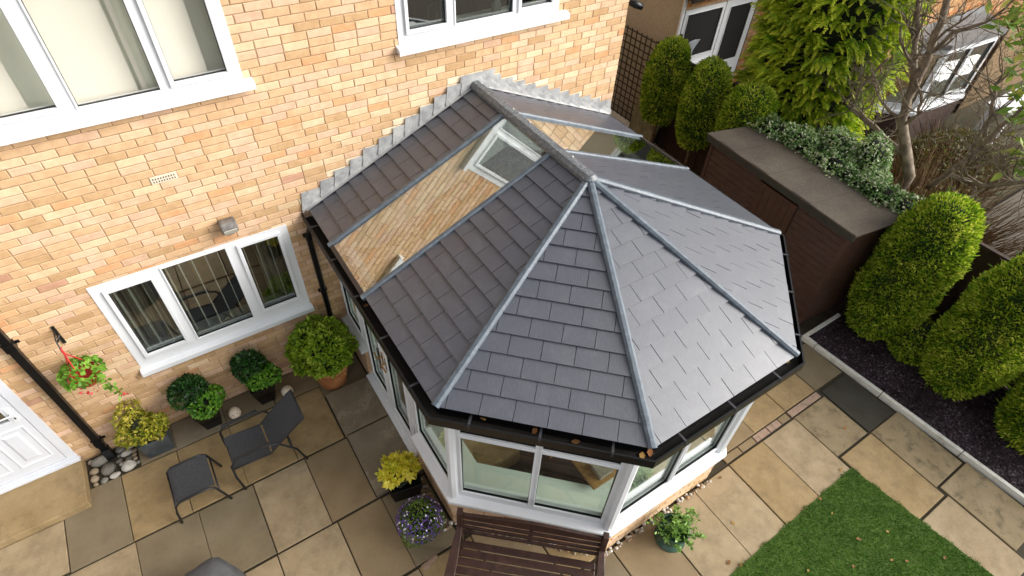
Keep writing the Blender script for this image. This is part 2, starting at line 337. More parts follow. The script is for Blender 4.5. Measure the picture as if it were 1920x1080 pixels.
# lawn
LAWN = pm('lawn_soil', ['33450f', '42581a', '4d5e22'], 9, .95, .4, 90)
lawn_poly = [(2.2, -7.6), (5.79, -7.6), (5.63, -6.32), (5.425, -4.815), (3.25, -4.87), (2.2, -4.9)]
m = MB(); m.prism([(x, y, -.03) for x, y in lawn_poly], (0, 0, .035)); lawn = tag(m.build('lawn', LAWN), kind='structure')
n = 150000; P = np.stack([RG.uniform(2.2, 5.8, n), RG.uniform(-7.0, -4.80, n)], 1)
ok = (P[:, 0] < 5.435 + (-4.815 - P[:, 1]) * .136 + .015 * np.sin(P[:, 1] * 23)) & (P[:, 1] < -4.815 - (5.425 - P[:, 0]) * .025 + .02 * np.sin(P[:, 0] * 17)) & (P[:, 0] > 2.6)
P = P[ok]; P = np.concatenate([P, np.full((len(P), 1), .0)], 1)
V = leaves(P, np.tile([0, 0, 1.0], (len(P), 1)), .022, .0055, .6)
GRASS = leafm('grass', ['2f580e', '416e14', '55822a', '6f9034'], .25, .6, 2.5)
tag(fast_quads('grass', V, [GRASS]), 'short mown green grass of the lawn', 'grass', kind='stuff')

# ================================================================== HOUSE
XR = 5.155                                   # right hand corner of the house
house = root('house', 'buff brick house with white windows behind the tiled conservatory', 'house', (0, 0, 0))
OPEN = [(-1.08, .65, 1.05, 2.25), (-1.07, .69, 3.9, 5.1), (2.25, 4.05, 3.9, 5.1), (-3.05, -2.2, 0.0, 2.1)]   # x0,x1,z0,z1 openings
VENT = (-.265, -.04, 3.15, 3.225)
x_l, z_t = -5.5, 5.55
xs = sorted({x_l, XR} | {o[i] for o in OPEN for i in (0, 1)}); zs_ = sorted({-.05, z_t} | {o[i] for o in OPEN for i in (2, 3)})
m = MB()
for i in range(len(xs) - 1):
    for j in range(len(zs_) - 1):
        cx, cz = (xs[i] + xs[i + 1]) / 2, (zs_[j] + zs_[j + 1]) / 2
        if any(o[0] < cx < o[1] and o[2] < cz < o[3] for o in OPEN): continue
        m.add([(xs[i], 0, zs_[j]), (xs[i + 1], 0, zs_[j]), (xs[i + 1], 0, zs_[j + 1]), (xs[i], 0, zs_[j + 1])], [(0, 1, 2, 3)])
for o in OPEN:                                # reveals
    for a, b in (((o[0], o[2]), (o[1], o[2])), ((o[1], o[2]), (o[1], o[3])), ((o[1], o[3]), (o[0], o[3])), ((o[0], o[3]), (o[0], o[2]))):
        m.add([(a[0], 0, a[1]), (b[0], 0, b[1]), (b[0], .11, b[1]), (a[0], .11, a[1])], [(0, 1, 2, 3)])
m.add([(XR, 0, -.05), (XR, 8, -.05), (XR, 8, z_t), (XR, 0, z_t)], [(0, 1, 2, 3)])
m.add([(x_l, 0, -.05), (x_l, 8, -.05), (x_l, 8, z_t), (x_l, 0, z_t)], [(3, 2, 1, 0)])
m.add([(x_l, 8, -.05), (XR, 8, -.05), (XR, 8, z_t), (x_l, 8, z_t)], [(3, 2, 1, 0)])
wall = m.build('wall', MORTAR, house)
def brick_geo(L, H, proud, mb=None, O=(0, 0, 0), mi=0, dep=.01):
    mb = mb or MB(); c = .004; x, y, z = O
    V = [(x, y + dep, z), (x + L, y + dep, z), (x + L, y + dep, z + H), (x, y + dep, z + H),
         (x, y - proud + c, z), (x + L, y - proud + c, z), (x + L, y - proud + c, z + H), (x, y - proud + c, z + H),
         (x + c, y - proud, z + c), (x + L - c, y - proud, z + c), (x + L - c, y - proud, z + H - c), (x + c, y - proud, z + H - c)]
    Fs = [(0, 1, 5, 4), (1, 2, 6, 5), (2, 3, 7, 6), (3, 0, 4, 7), (4, 5, 9, 8), (5, 6, 10, 9), (6, 7, 11, 10), (7, 4, 8, 11), (8, 9, 10, 11)]
    return mb.add(V, Fs, mi)
PROTO = [brick_geo(.2175, .067, .006).mesh('brick', bm_) for bm_ in BRICKS + [PALE]]
SLOPE = 0.4358; ZE = 2.414; XC = 3.038; WD = 2.033
bl = []
for r in range(int(z_t / .075)):
    z = r * .075 + .005; x = x_l + (.1125 if r % 2 else 0) + rnd.uniform(-.014, .014)
    while x < XR - .03:
        L = .215 if rnd.random() > .004 else .1025
        x1 = min(x + L, XR + .006)
        segs = [(x, x1)]
        for o in OPEN + [VENT]:
            if o[2] < z + .06 and o[3] > z + .005:
                new = []
                for a, b in segs:
                    if b <= o[0] or a >= o[1]: new.append((a, b))
                    else:
                        if a < o[0] - .02: new.append((a, o[0]))
                        if b > o[1] + .02: new.append((o[1], b))
                segs = new
        for a, b in segs:
            if b - a > .02: bl.append((a, b, z))
        x += L + .010
def bscore(a, b, z):
    u, v, d = proj(((a + b) / 2, 0, z + .03))
    if not (-30 < u < 1950 and -20 < v < 1100) or d < 0: return 0
    xm = (a + b) / 2; zr = ZE + SLOPE * (WD - abs(xm - XC))
    if abs(xm - XC) < WD and z < zr: return 0
    q = np.array([xm, 0, z]) - CAM; return (b - a) * abs(q[1]) / np.linalg.norm(q) ** 3
order = sorted(range(len(bl)), key=lambda i: -bscore(*bl[i])); single = set(order[:300])
rest = MB()
for i, (a, b, z) in enumerate(bl):
    vi = rnd.choices(range(8), BRICK_W if rnd.random() < (z - .6) / 2.0 else BRICK_LOW)[0]
    xm = (a + b) / 2; zr = ZE + SLOPE * (WD - abs(xm - XC)) + .09
    if abs(xm - XC) < WD + .15 and 0.02 < z - zr + .06 < .16 and rnd.random() < .75: vi = 8
    pr = rnd.uniform(.004, .008)
    if i in single:
        if abs(b - a - .215) < .001: o = mkobj('brick', PROTO[vi], wall); o.location = (a, rnd.uniform(-.002, .001), z + rnd.uniform(-.001, .001)); o.rotation_euler = (0, rnd.uniform(-.004, .004), rnd.uniform(-.004, .004))
        else: o = brick_geo(b - a, .065, pr, O=(a, 0, z)).build('brick', (BRICKS + [PALE])[vi], wall)
    else: brick_geo(b - a + .0025 * (b - a > .2), .067, pr, rest, (a, 0, z), vi)
tag(rest.build('brickwork', BRICKS + [PALE], wall), kind='stuff')
# eaves and roof above the frame
m = MB(); m.box(x_l - .2, XR + .2, -.42, .02, 5.5, 5.54); m.box(x_l - .2, XR + .2, -.44, -.42, 5.42, 5.62); m.build('soffit', WHITE, house)
m = MB(); m.prism([(x_l - .25, -.5, 5.62), (x_l - .25, 4, 8.0), (x_l - .25, 8.5, 5.6)], (XR - x_l + .5, 0, 0)); m.build('roof', UNDER, house)
# air brick
VM = pm('vent_clay', ['cdbfa8', 'd8ccb8'], 20, .8)
m = MB(); m.box(-.262, -.043, -.012, .01, 3.152, 3.223); vent = m.build('air_vent', VM, house, bevel=.003)
m = MB()
for r in range(2):
    for c in range(9): m.box(-.245 + c * .0215, -.236 + c * .0215, -.0135, -.008, 3.165 + r * .028, 3.180 + r * .028)
m.build('vent_hole_dark', DARKROOM, vent)  # dark blocks on the vent face, painting the shade of open holes

def frame_window(parent, name, O, e, n, panes, outer, fd=.07, sash=(), glass=None, sill=None, mat=WHITE, label=None, proud=.012):
    """O + e*s + n*d(+out) + z. panes: list of glass rects (s0,s1,z0,z1); outer rect."""
    s0, s1, z0, z1 = outer; mb = MB()
    es = sorted({s0, s1} | {p[i] for p in panes for i in (0, 1)}); zz = sorted({z0, z1} | {p[i] for p in panes for i in (2, 3)})
    # frame as solid bars around the panes
    rows = {}
    for i in range(len(es) - 1):
        run = None
        for j in range(len(zz) - 1):
            cs, cz = (es[i] + es[i + 1]) / 2, (zz[j] + zz[j + 1]) / 2
            solid = not any(p[0] < cs < p[1] and p[2] < cz < p[3] for p in panes)
            if solid: run = (run[0], zz[j + 1]) if run else (zz[j], zz[j + 1])
            if (not solid or j == len(zz) - 2) and run: mb.obox(O, e, n, es[i], es[i + 1], proud - fd, proud, run[0], run[1]); run = None
    f = mb.build('window' if name is None else name, mat, parent)
    if label: f['label'] = label
    for k, p in enumerate(panes):
        b = MB(); q = .022 if k in sash else .012          # glazing bead / raised sash
        wq = .035 if k in sash else .014
        for (a0, a1, c0, c1) in ((p[0] - wq, p[1] + wq, p[2] - wq, p[2] + .002), (p[0] - wq, p[1] + wq, p[3] - .002, p[3] + wq), (p[0] - wq, p[0] + .002, p[2] + .002, p[3] - .002), (p[1] - .002, p[1] + wq, p[2] + .002, p[3] - .002)):
            b.obox(O, e, n, a0, a1, proud - .01, proud + q, c0, c1)
        b.build('sash' if k in sash else 'glazing_bead', mat, f, bevel=.004)
        b = MB(); t = .006
        for (a0, a1, c0, c1) in ((p[0], p[1], p[2], p[2] + t), (p[0], p[1], p[3] - t, p[3]), (p[0], p[0] + t, p[2] + t, p[3] - t), (p[1] - t, p[1], p[2] + t, p[3] - t)):
            b.obox(O, e, n, a0, a1, proud - .03, proud - .006, c0, c1)
        b.build('gasket', BLACKP, f)
        b = MB(); b.obox(O, e, n, p[0], p[1], proud - .04, proud - .034, p[2], p[3]); b.build('pane', glass, f)
    if sill:
        a, b_, zb, zt, out = sill
        m = MB(); O_ = np.array(O, float); e_ = np.array(e, float); n_ = np.array(n, float); k3 = np.array([0, 0, 1.])
        pr = [(proud - .02, zt + .012), (out - .008, zt - .004), (out, zt - .012), (out, zb), (out - .015, zb), (out - .02, zb + .012), (proud - .02, zb + .012)]
        m.prism([O_ + e_ * a + n_ * d + k3 * z for d, z in pr], e_ * (b_ - a)); m.build('sill', mat, f)
    return f
EX, NY = (1, 0, 0), (0, -1, 0)
lw = frame_window(house, 'window', (0, 0, 0), EX, NY, [(-1.02, -.64, 1.235, 2.18), (-.52, .08, 1.19, 2.255), (.22, .60, 1.245, 2.205)], (-1.145, .72, 1.05, 2.30), sash=(0, 2), glass=DGLASS, sill=(-1.165, .735, .985, 1.055, .075), label='white three-light window with vertical blinds beside the patio')
ul = frame_window(house, 'window', (0, 0, 0), EX, NY, [(-1.02, -.61, 3.995, 4.95), (-.487, .10, 3.96, 5.0), (.213, .631, 4.0, 4.95)], (-1.135, .74, 3.89, 5.12), sash=(0, 2), glass=BGLASS, sill=(-1.165, .81, 3.83, 3.895, .085), label='white upstairs window with pale blinds')
ur = frame_window(house, 'window', (0, 0, 0), EX, NY, [(2.315, 2.72, 4.03, 4.95), (2.825, 3.50, 4.0, 5.0), (3.60, 4.0, 4.02, 4.95)], (2.20, 4.11, 3.89, 5.12), sash=(0, 2), glass=DGLASS, sill=(2.17, 4.22, 3.83, 3.895, .085), label='white upstairs window above the conservatory ridge')
# rooms behind
ROOMW = pm('room_wall', ['4a4238', '5a5246'], 2, .9)
def roombox(x0, x1, z0, z1, d, mat, name='room'):
    m = MB(); y0 = .112
    m.add([(x0, y0, z0), (x1, y0, z0), (x1, y0, z1), (x0, y0, z1), (x0, d, z0), (x1, d, z0), (x1, d, z1), (x0, d, z1)],
          [(4, 5, 6, 7), (0, 1, 5, 4), (2, 3, 7, 6), (1, 2, 6, 5), (3, 0, 4, 7)])
    return m.build(name, mat, house)
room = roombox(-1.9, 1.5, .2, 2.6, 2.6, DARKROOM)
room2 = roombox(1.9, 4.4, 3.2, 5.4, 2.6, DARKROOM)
PALEW = pm('pale_green_backdrop', trio(216, 220, 208, 5), 2, .8)  # tone of the mullion shadow bands, seen through gaps in the blinds
room3 = roombox(-1.6, 1.2, 3.3, 5.4, .50, PALEW)
m = MB(); m.box(-1.3, .95, .19, .2, 3.75, 5.3); m.build('gap_backing', PALEW, ul)  # added panel close behind the blinds, keeps their gaps from going dark
BLIND = pm('blind_fabric', ['ece8df', 'f2eee6'], 2, .8)
for a, b in ((-1.08, -.80), (-.55, -.05), (.13, .50)):  # blinds stop short; the gaps stand in for mullion shadows on full blinds
    m = MB(); m.box(a, b, .14, .15, 3.9, 5.1); o = m.build('blind', BLIND, ul)
m = MB(); m.box(-.02, .015, .14, .15, 3.9, 5.1); m.build('blind', BLIND, ul)  # lit strip beside a mullion shadow, built as a sliver of blind
ISILL = pm('inner_sill', ['b9bab4', 'c8c9c2'], 3, .4)
m = MB(); m.box(-1.12, .70, .02, .30, 1.10, 1.13); m.build('inner_sill', ISILL, lw)
m = MB(); m.box(2.2, 4.1, .02, .30, 3.915, 3.945); m.build('inner_sill', ISILL, ur)
SLAT = pm('blind_slat', ['d8d2c6', 'e6e0d4'], 6, .7)
for k in range(14):
    x = -1.0 + k * .125 + rnd.uniform(-.006, .006)
    m = MB(); m.box(x, x + .009, .10, .18, 1.16, 2.25); m.build('blind_slat', SLAT, lw)
CURT = pm('curtain', ['5b493a', '8a7763', 'c9bca6', '4c3c30'], 11, .9, stretch=(2.2, .2, .05))
for x0, x1 in ((-1.1, -.72), (.36, .70)):
    m = MB(); n = 40; V = []
    for i in range(n + 1):
        x = x0 + (x1 - x0) * i / n; y = .27 + .03 * math.sin(i * 1.15); V += [(x, y, 1.14), (x, y, 2.35)]
    m.add(V, [(2 * i, 2 * i + 2, 2 * i + 3, 2 * i + 1) for i in range(n)]); m.build('curtain', CURT, lw, True)
box_ = MB(); box_.box(-.32, -.12, .75, .9, 1.25, 1.62); tag(box_.build('parcel', pm('parcel_card', ['8a6a3e', 'a07d4c'], 6, .8), None, bevel=.01), 'brown upright box on a dark sideboard behind the blinds', 'box')
m = MB(); m.box(-1.0, .4, .6, 1.05, .45, 1.22); m.box(-1.02, .42, .58, 1.07, 1.222, 1.248); tag(m.build('sideboard', pm('dark_wood', ['171310', '241c16'], 5, .5)), 'dark sideboard inside the room behind the patio window', 'sideboard')
m = MB(); m.lathe((3.42, .17, 3.947), [(.045, 0), (.05, .02), (.05, .1), (.02, .14), (.02, .2)], 14); tag(m.build('bottle', pm('glass_bottle', ['9aa090', 'b4b8a8'], 5, .15), None, True), 'small pale bottle on the upstairs window ledge', 'bottle')
m = MB(); m.tube([(2.64, .2, 3.95), (2.64, .2, 4.12), (2.74, .22, 4.16), (2.74, .22, 3.96)], .005, 6); tag(m.build('metal_stand', pm('chrome', ['a8a8a8', 'c0c0c0'], 5, .25, metal=1)), 'thin wire stand on the ledge of the upstairs window', 'stand')

# door
DOORM = pm('white_door', ['c6c9d0', 'd2d4d9'], 1.2, .35)
m = MB(); m.box(-3.15, -2.155, -.012, .06, .1, .16); m.box(-3.15, -3.05, -.012, .06, .16, 2.15); m.box(-2.245, -2.155, -.012, .06, .16, 2.15); m.box(-3.05, -2.245, -.012, .06, 2.07, 2.15); m.box(-3.17, -2.14, -.065, -.012, .1, .135)
door = m.build('door', DOORM, house, bevel=.004)
m = MB(); m.box(-3.045, -2.25, -.004, .05, .165, 1.02); m.box(-3.045, -2.25, -.004, .05, 1.9, 2.065); m.box(-3.045, -2.93, -.004, .05, 1.02, 1.9); m.box(-2.36, -2.25, -.004, .05, 1.02, 1.9); m.build('door_leaf', DOORM, door, bevel=.003)
for a, b in ((-2.985, -2.68), (-2.61, -2.305)):
    m = MB(); z0, z1 = .3, .92
    P = [(a, z0), (b, z0), (b, z1), (a, z1)]; V = []
    for ins, y in ((0, -.005), (.012, -.018), (.025, -.006), (.075, -.006), (.10, -.018)): V += [(p[0] + (ins if p[0] == a else -ins), y, p[1] + (ins if p[1] == z0 else -ins)) for p in P]
    Fs = [(4 * r + i, 4 * r + (i + 1) % 4, 4 * r + 4 + (i + 1) % 4, 4 * r + 4 + i) for r in range(4) for i in range(4)] + [(16, 17, 18, 19)]
    m.add(V, Fs); m.build('door_panel', DOORM, door)
m = MB(); m.box(-2.93, -2.36, .012, .018, 1.02, 1.9); m.build('pane', DGLASS, door)
m = MB(); m.box(-3.02, -2.28, .2, .21, .2, 2.1); m.build('hall_dark_sheet', DARKROOM, house)  # flat dark sheet, the unlit hall's shade painted as colour
m = MB(); m.box(-2.325, -2.285, -.016, -.004, 1.0, 1.22); m.tube([(-2.305, -.01, 1.14), (-2.305, -.055, 1.14), (-2.42, -.055, 1.135)], .009, 8); m.build('door_handle', WHITE, door)
m = MB(); m.box(-2.31, -2.298, -.019, -.015, 1.04, 1.07); m.build('keyhole', BLACKP, door)
# doorstep
m = MB(); m.box(-3.6, -2.14, -.64, -.012, -.03, .095)
tag(m.build('doorstep', SL['gold'], None, bevel=.012), 'golden concrete doorstep below the white door', 'step')
m = MB(); m.box(-3.6, -2.15, -.06, -.004, .096, .101); tag(m.build('tile_strip', BRICKS[3]), 'narrow strip of orange tile under the door threshold', 'tile strip')
# house rainwater pipe
m = MB(); x = -1.9
m.box(x - .035, x + .035, -.085, -.012, .12, 5.5); pipe = m.build('downpipe', BLACKP, house, bevel=.008)
for z in (1.93, .22, 3.7): 
    m = MB(); m.box(x - .043, x + .043, -.094, -.004, z, z + .09); m.box(x - .075, x + .075, -.014, -.002, z + .025, z + .06); m.build('pipe_bracket', BLACKP, pipe, bevel=.004)
m = MB(); m.prism([(x - .04, -.09, .12), (x + .04, -.09, .12), (x + .04, -.012, .12), (x - .04, -.012, .12)], (.02, -.06, -.12)); m.build('pipe_shoe', BLACKP, pipe)
# ================================================================== CONSERVATORY
cons = root('conservatory', 'white framed conservatory with slate grey tiled hipped roof', 'conservatory', (XC, -2, 0))
YC, YF, WF, YR = -2.886, -4.047, .837, -2.036
EAVE = [(XC - WD, 0), (XC - WD, YC), (XC - WF, YF), (XC + WF, YF), (XC + WD, YC), (XC + WD, 0)]
ZT = ZE + SLOPE * WD
def off_chain(ch, d):                         # offset inwards by d (negative: outwards); ends stay on y=0
    ln = []
    for i in range(len(ch) - 1):
        p, q = np.array(ch[i]), np.array(ch[i + 1]); t = (q - p) / np.linalg.norm(q - p); nn = np.array([-t[1], t[0]]); ln.append((p + nn * d, t))
    out = []
    p, t = ln[0]; out.append(tuple(p + t * ((0 - p[1]) / t[1])))
    for (p, t), (q, s) in zip(ln, ln[1:]):
        A = np.array([[t[0], -s[0]], [t[1], -s[1]]]); k = np.linalg.solve(A, q - p); out.append(tuple(p + t * k[0]))
    p, t = ln[-1]; out.append(tuple(p + t * ((0 - p[1]) / t[1]))); return out
def facet(i):
    a = np.array([*EAVE[i], ZE]); b = np.array([*EAVE[i + 1], ZE]); e = (b - a) / np.linalg.norm(b - a); nh = np.array([-e[1], e[0], 0])
    run = (np.array([XC, YR, 0]) - a) @ nh; up = nh * run + np.array([0, 0, ZT - ZE]); Ls = np.linalg.norm(up); up /= Ls
    return a, e, up, np.cross(e, up), np.linalg.norm(b - a), Ls
def uvf(fc, P): return ((P - fc[0]) @ fc[1], (P - fc[0]) @ fc[2])
APEX = np.array([XC, YR, ZT]); RW = np.array([XC, 0, ZT])
B1, B2 = -.685, -1.515                         # glazing bars (y)
GBAR = .027
slopes = []
for i in range(5):
    fc = facet(i); a, e, up, nn, EL, LS = fc
    if i in (0, 4):
        s0 = (lambda y: abs(y)) if i == 0 else (lambda y: abs(YC) - abs(y))
        ap = uvf(fc, APEX)
        if i == 0: polys = [[(0, 0), (-B1, 0), (-B1, LS), (0, LS)], [(-B2, 0), (EL, 0), ap, (-B2, LS)]]; gl = (-B1, -B2)
        else: polys = [[(EL + B1, 0), (EL, 0), (EL, LS), (EL + B1, LS)], [(0, 0), (EL + B2, 0), (EL + B2, LS), ap]]; gl = (EL + B2, EL + B1)
    else: polys = [[(0, 0), (EL, 0), uvf(fc, APEX)]]; gl = None
    slopes.append((fc, polys, gl))
def P3(fc, u, v, h=0.0): return fc[0] + fc[1] * u + fc[2] * v + fc[3] * h
EXPO, TW = .1705, .268
for si, (fc, polys, gl) in enumerate(slopes):
    m = MB()
    for po in polys: m.prism([P3(fc, u, v, -.03) for u, v in po], fc[3] * .025)
    sl = m.build('roof_slope', UNDER, cons)
    for po in polys:
        if area(po) < 0: po = po[::-1]
        vmax = max(p[1] for p in po); umax = max(p[0] for p in po)
        r = 0; v = -.02
        while v < vmax - .02:
            u = -.2 + (TW / 2 if r % 2 else 0) + rnd.uniform(-.008, .008)
            while u < umax:
                q = [(u + .0025, v), (u + TW - .0025, v), (u + TW - .0025, v + EXPO + .012), (u + .0025, v + EXPO + .012)]
                reg = [(p[0], p[1] - (.05 if p[1] < .001 else 0)) for p in po]
                q = clip_convex(q, reg)
                if q and abs(area(q)) > .0012:
                    hh = rnd.uniform(.016, .0185); tl = rnd.uniform(-.0015, .0015)
                    top = [P3(fc, x, y, .003 + hh * (1 - (y - v) / (EXPO + .012)) + tl * (x - u) / TW) for x, y in q]; bot = [P3(fc, x, y, -.004) for x, y in q]
                    n = len(q); t = MB(); t.add(bot + top, [tuple(range(n))[::-1], tuple(range(n, 2 * n))] + [(k, (k + 1) % n, n + (k + 1) % n, n + k) for k in range(n)])
                    me = t.mesh('tile', TILE); uvl = me.uv_layers.new(name='uv'); vals = []
                    sh = rnd.uniform(0, 9)
                    cc = [(x + sh, y + sh) for x, y in q] * 2
                    for lp in me.loops: vals += cc[lp.vertex_index]
                    uvl.data.foreach_set('uv', vals); mkobj('tile', me, sl)
                u += TW
            r += 1; v += EXPO
    # glazed strip
    if gl:
        g0, g1 = gl
        m = MB(); m.prism([P3(fc, u, v, .0) for u, v in ((g0, -.03), (g1, -.03), (g1, LS - .04), (g0, LS - .04))], fc[3] * .008); m.build('roof_glass', RGLASS, cons)
        m = MB()
        m.prism([P3(fc, u, v, -.02) for u, v in ((g0, -.045), (g1, -.045), (g1, -.005), (g0, -.005))], fc[3] * .04); m.build('eave_profile', pm('brown_profile', ['2b2523', '352e2b'], 9, .5), cons)
        for gx in (g0, g1):
            m = MB(); b = GBAR
            pr = [(-b, -.01), (b, -.01), (b, .022), (b * .6, .034), (-b * .6, .034), (-b, .022)]
            m.prism([P3(fc, gx + x, -.05, h) for x, h in pr][::-1], fc[2] * (LS - .0)); m.build('glazing_bar', CAPM, cons)
        m = MB()                                # plastered reveal round the opening
        for u0 in (g0, g1):
            m.add([P3(fc, u0, 0, -.03), P3(fc, u0, LS - .02, -.03), P3(fc, u0, LS - .12, -.36), P3(fc, u0, .25, -.36)], [(0, 1, 2, 3)])
        m.build('plaster_reveal', pm('plaster', ['d6d4cc', 'e2e0d8'], 2, .8), cons)
    m = MB()
    for po in polys:
        m.add([P3(fc, u, v, -.2) for u, v in po], [tuple(range(len(po)))])
    m.build('ceiling', pm('plaster', [], 2, .8), cons)
# hips, ridge
def cap(p, q, w_, hgt, mat, name):
    p, q = np.array(p, float), np.array(q, float); d = (q - p) / np.linalg.norm(q - p); sd_ = np.cross(d, (0, 0, 1)); sd_ /= np.linalg.norm(sd_); nn = np.cross(sd_, d)
    pr = [(-w_, -.012), (w_, -.012), (w_, .012), (w_ * .45, hgt), (-w_ * .45, hgt), (-w_, .012)]
    m = MB(); m.prism([p + sd_ * x + nn * h for x, h in pr], (q - p)); return m.build(name, mat, cons, bevel=.003)
for i in range(1, 5):
    a = np.array([*EAVE[i], ZE]); d = APEX - a; cap(a - d * .012 + [0, 0, .018], a + d * .985 + [0, 0, .02], .036, .03, CAPM, 'hip_cap')
m = MB(); k = .07
pr = [(-k, -.035), (k, -.035), (k, .006), (k * .5, .040), (-k * .5, .040), (-k, .006)]
m.prism([(XC + x, -.012, ZT + .025 + h) for x, h in pr][::-1], (0, YR + .0, 0)); ridge = m.build('ridge', RIDGE, cons, bevel=.004)
m = MB()
V = []; nseg = 10
for (rr_, hh) in ((k * 1.02, -.035), (k * 1.02, .008), (k * .5, .042)):
    V += [(XC + rr_ * math.cos(math.pi + math.pi * t / nseg), YR - .01 + rr_ * math.sin(math.pi + math.pi * t / nseg) * .95, ZT + .025 + hh) for t in range(nseg + 1)]
c1 = nseg + 1; Fs = [(r * c1 + i, r * c1 + i + 1, (r + 1) * c1 + i + 1, (r + 1) * c1 + i) for r in range(2) for i in range(nseg)] + [tuple(range(2 * c1, 3 * c1))]
m.add(V, Fs); m.build('end_cap', RIDGE, ridge)
for y in (-.12, -.75, -1.05, -1.75):
    m = MB(); m.blob((XC + k * .4, y, ZT + .067), .009, 1, .0, 8, 5); m.build('screw', pm('screw_white', ['c8c8c4', 'dadad6'], 9, .4), ridge)
# lead flashing on the house wall
for sgn in (-1, 1):
    nst = 12
    for i in range(nst):
        xa, xb = WD - .172 * i + rnd.uniform(-.02, .02), WD - .172 * (i + 1) + rnd.uniform(-.02, .02)                # distance from centre
        if i == 0: xa += .05
        za, zb = ZE + SLOPE * (WD - xa), ZE + SLOPE * (WD - xb)
        zt = math.ceil((zb + .08) / .075) * .075
        X = lambda d: XC + sgn * d
        if xb < .05: xb = .0
        lap = .045; y = -.0145 - .0012 * i
        poly = [(X(xa + lap), y - .022, za - .0), (X(xb), y - .004, zb), (X(xb), y, zt), (X(xa + .012), y - .003, zt - rnd.uniform(0, .008)), (X(xa + lap * .7), y - .009, za + .09), (X(xa + lap), y - .016, za + .045)]
        if sgn > 0: poly = poly[::-1]
        m = MB(); m.prism(poly, (0, .0025, 0)); m.build('flashing', LEAD, cons)
    m = MB(); a = np.array([XC + sgn * (WD + .05), 0, ZE - SLOPE * .05 + .024]); b = np.array([XC, 0, ZT + .024])
    pl = [a + [0, -.012, .04], a + [0, -.035, .004], a + [0, -.065, 0], b + [0, -.065, 0], b + [0, -.035, .004], b + [0, -.012, .04]]
    m.add(pl, [(0, 1, 4, 5), (1, 2, 3, 4)] if sgn < 0 else [(5, 4, 1, 0), (4, 3, 2, 1)]); m.build('flashing_apron', LEAD, cons)
m = MB(); zt = 3.45
m.prism([(XC - .20, -.030, ZT - .03), (XC + .22, -.030, ZT - .03), (XC + .26, -.030, zt - .0), (XC - .17, -.030, zt)], (0, .003, 0)); m.build('flashing', LEAD, cons)
# fascia + gutter
def chain_strip(mb, c0, z0, c1, z1, flip=False):
    n = len(c0); V = [(*p, z0) for p in c0] + [(*p, z1) for p in c1]
    mb.add(V, [((i, i + 1, n + i + 1, n + i) if not flip else (n + i, n + i + 1, i + 1, i)) for i in range(n - 1)])
c_in, c_o, c_m = off_chain(EAVE, .03), off_chain(EAVE, -.105), off_chain(EAVE, -.09)
m = MB(); chain_strip(m, c_in, 2.16, c_in, 2.405, True); chain_strip(m, c_in, 2.16, off_chain(EAVE, .12), 2.16, True); m.build('fascia', BLACKP, cons)
m = MB(); ci2 = off_chain(EAVE, .022)
chain_strip(m, ci2, 2.385, ci2, 2.29); chain_strip(m, ci2, 2.29, c_m, 2.285); chain_strip(m, c_m, 2.285, c_m, 2.372); chain_strip(m, c_m, 2.372, c_o, 2.372); chain_strip(m, c_o, 2.372, c_o, 2.275); chain_strip(m, c_o, 2.275, ci2, 2.275)
gut = m.build('gutter', BLACKP, cons)
GREYC = pm('gutter_clip', ['26262a', '303034'], 9, .5)
for i in range(5):
    p, q = np.array(EAVE[i]), np.array(EAVE[i + 1]); t = (q - p) / np.linalg.norm(q - p); o_ = np.array([t[1], -t[0]]); L = np.linalg.norm(q - p)
    nb = max(2, round(L / .55))
    for k_ in range(nb):
        s = L * (k_ + .5) / nb; m = MB(); O = (*(p + t * s), 0); m.obox(O, (*t, 0), (*o_, 0), -.010, .010, -.02, .098, 2.3725, 2.378); m.obox(O, (*t, 0), (*o_, 0), -.010, .010, .106, .110, 2.33, 2.378); m.build('gutter_bracket', GREYC, gut)
SILT = pm('gutter_silt', ['0a0806', '120e08', '1c1408'], 30, .95, .5, 90)
m = MB(); chain_strip(m, off_chain(EAVE, -.01), 2.297, off_chain(EAVE, -.085), 2.299); m.build('gutter_silt', SILT, gut)
# conservatory downpipe
m = MB(); px_ = .90
m.tube([(EAVE[0][0] - .05, -.10, 2.29), (EAVE[0][0] - .05, -.10, 2.24), (px_ + .03, -.09, 2.20), (px_, -.075, 2.13), (px_, -.07, 1.9), (px_, -.07, .05)], .033, 12)
dp = m.build('downpipe', BLACKP, cons, True)
for z in (2.06, 1.2, .4):
    m = MB(); m.lathe((px_, -.07, z), [(.037, 0), (.037, .06)], 14); m.box(px_ - .05, px_ + .05, -.045, -.008, z + .015, z + .045); m.build('pipe_bracket', BLACKP, dp)
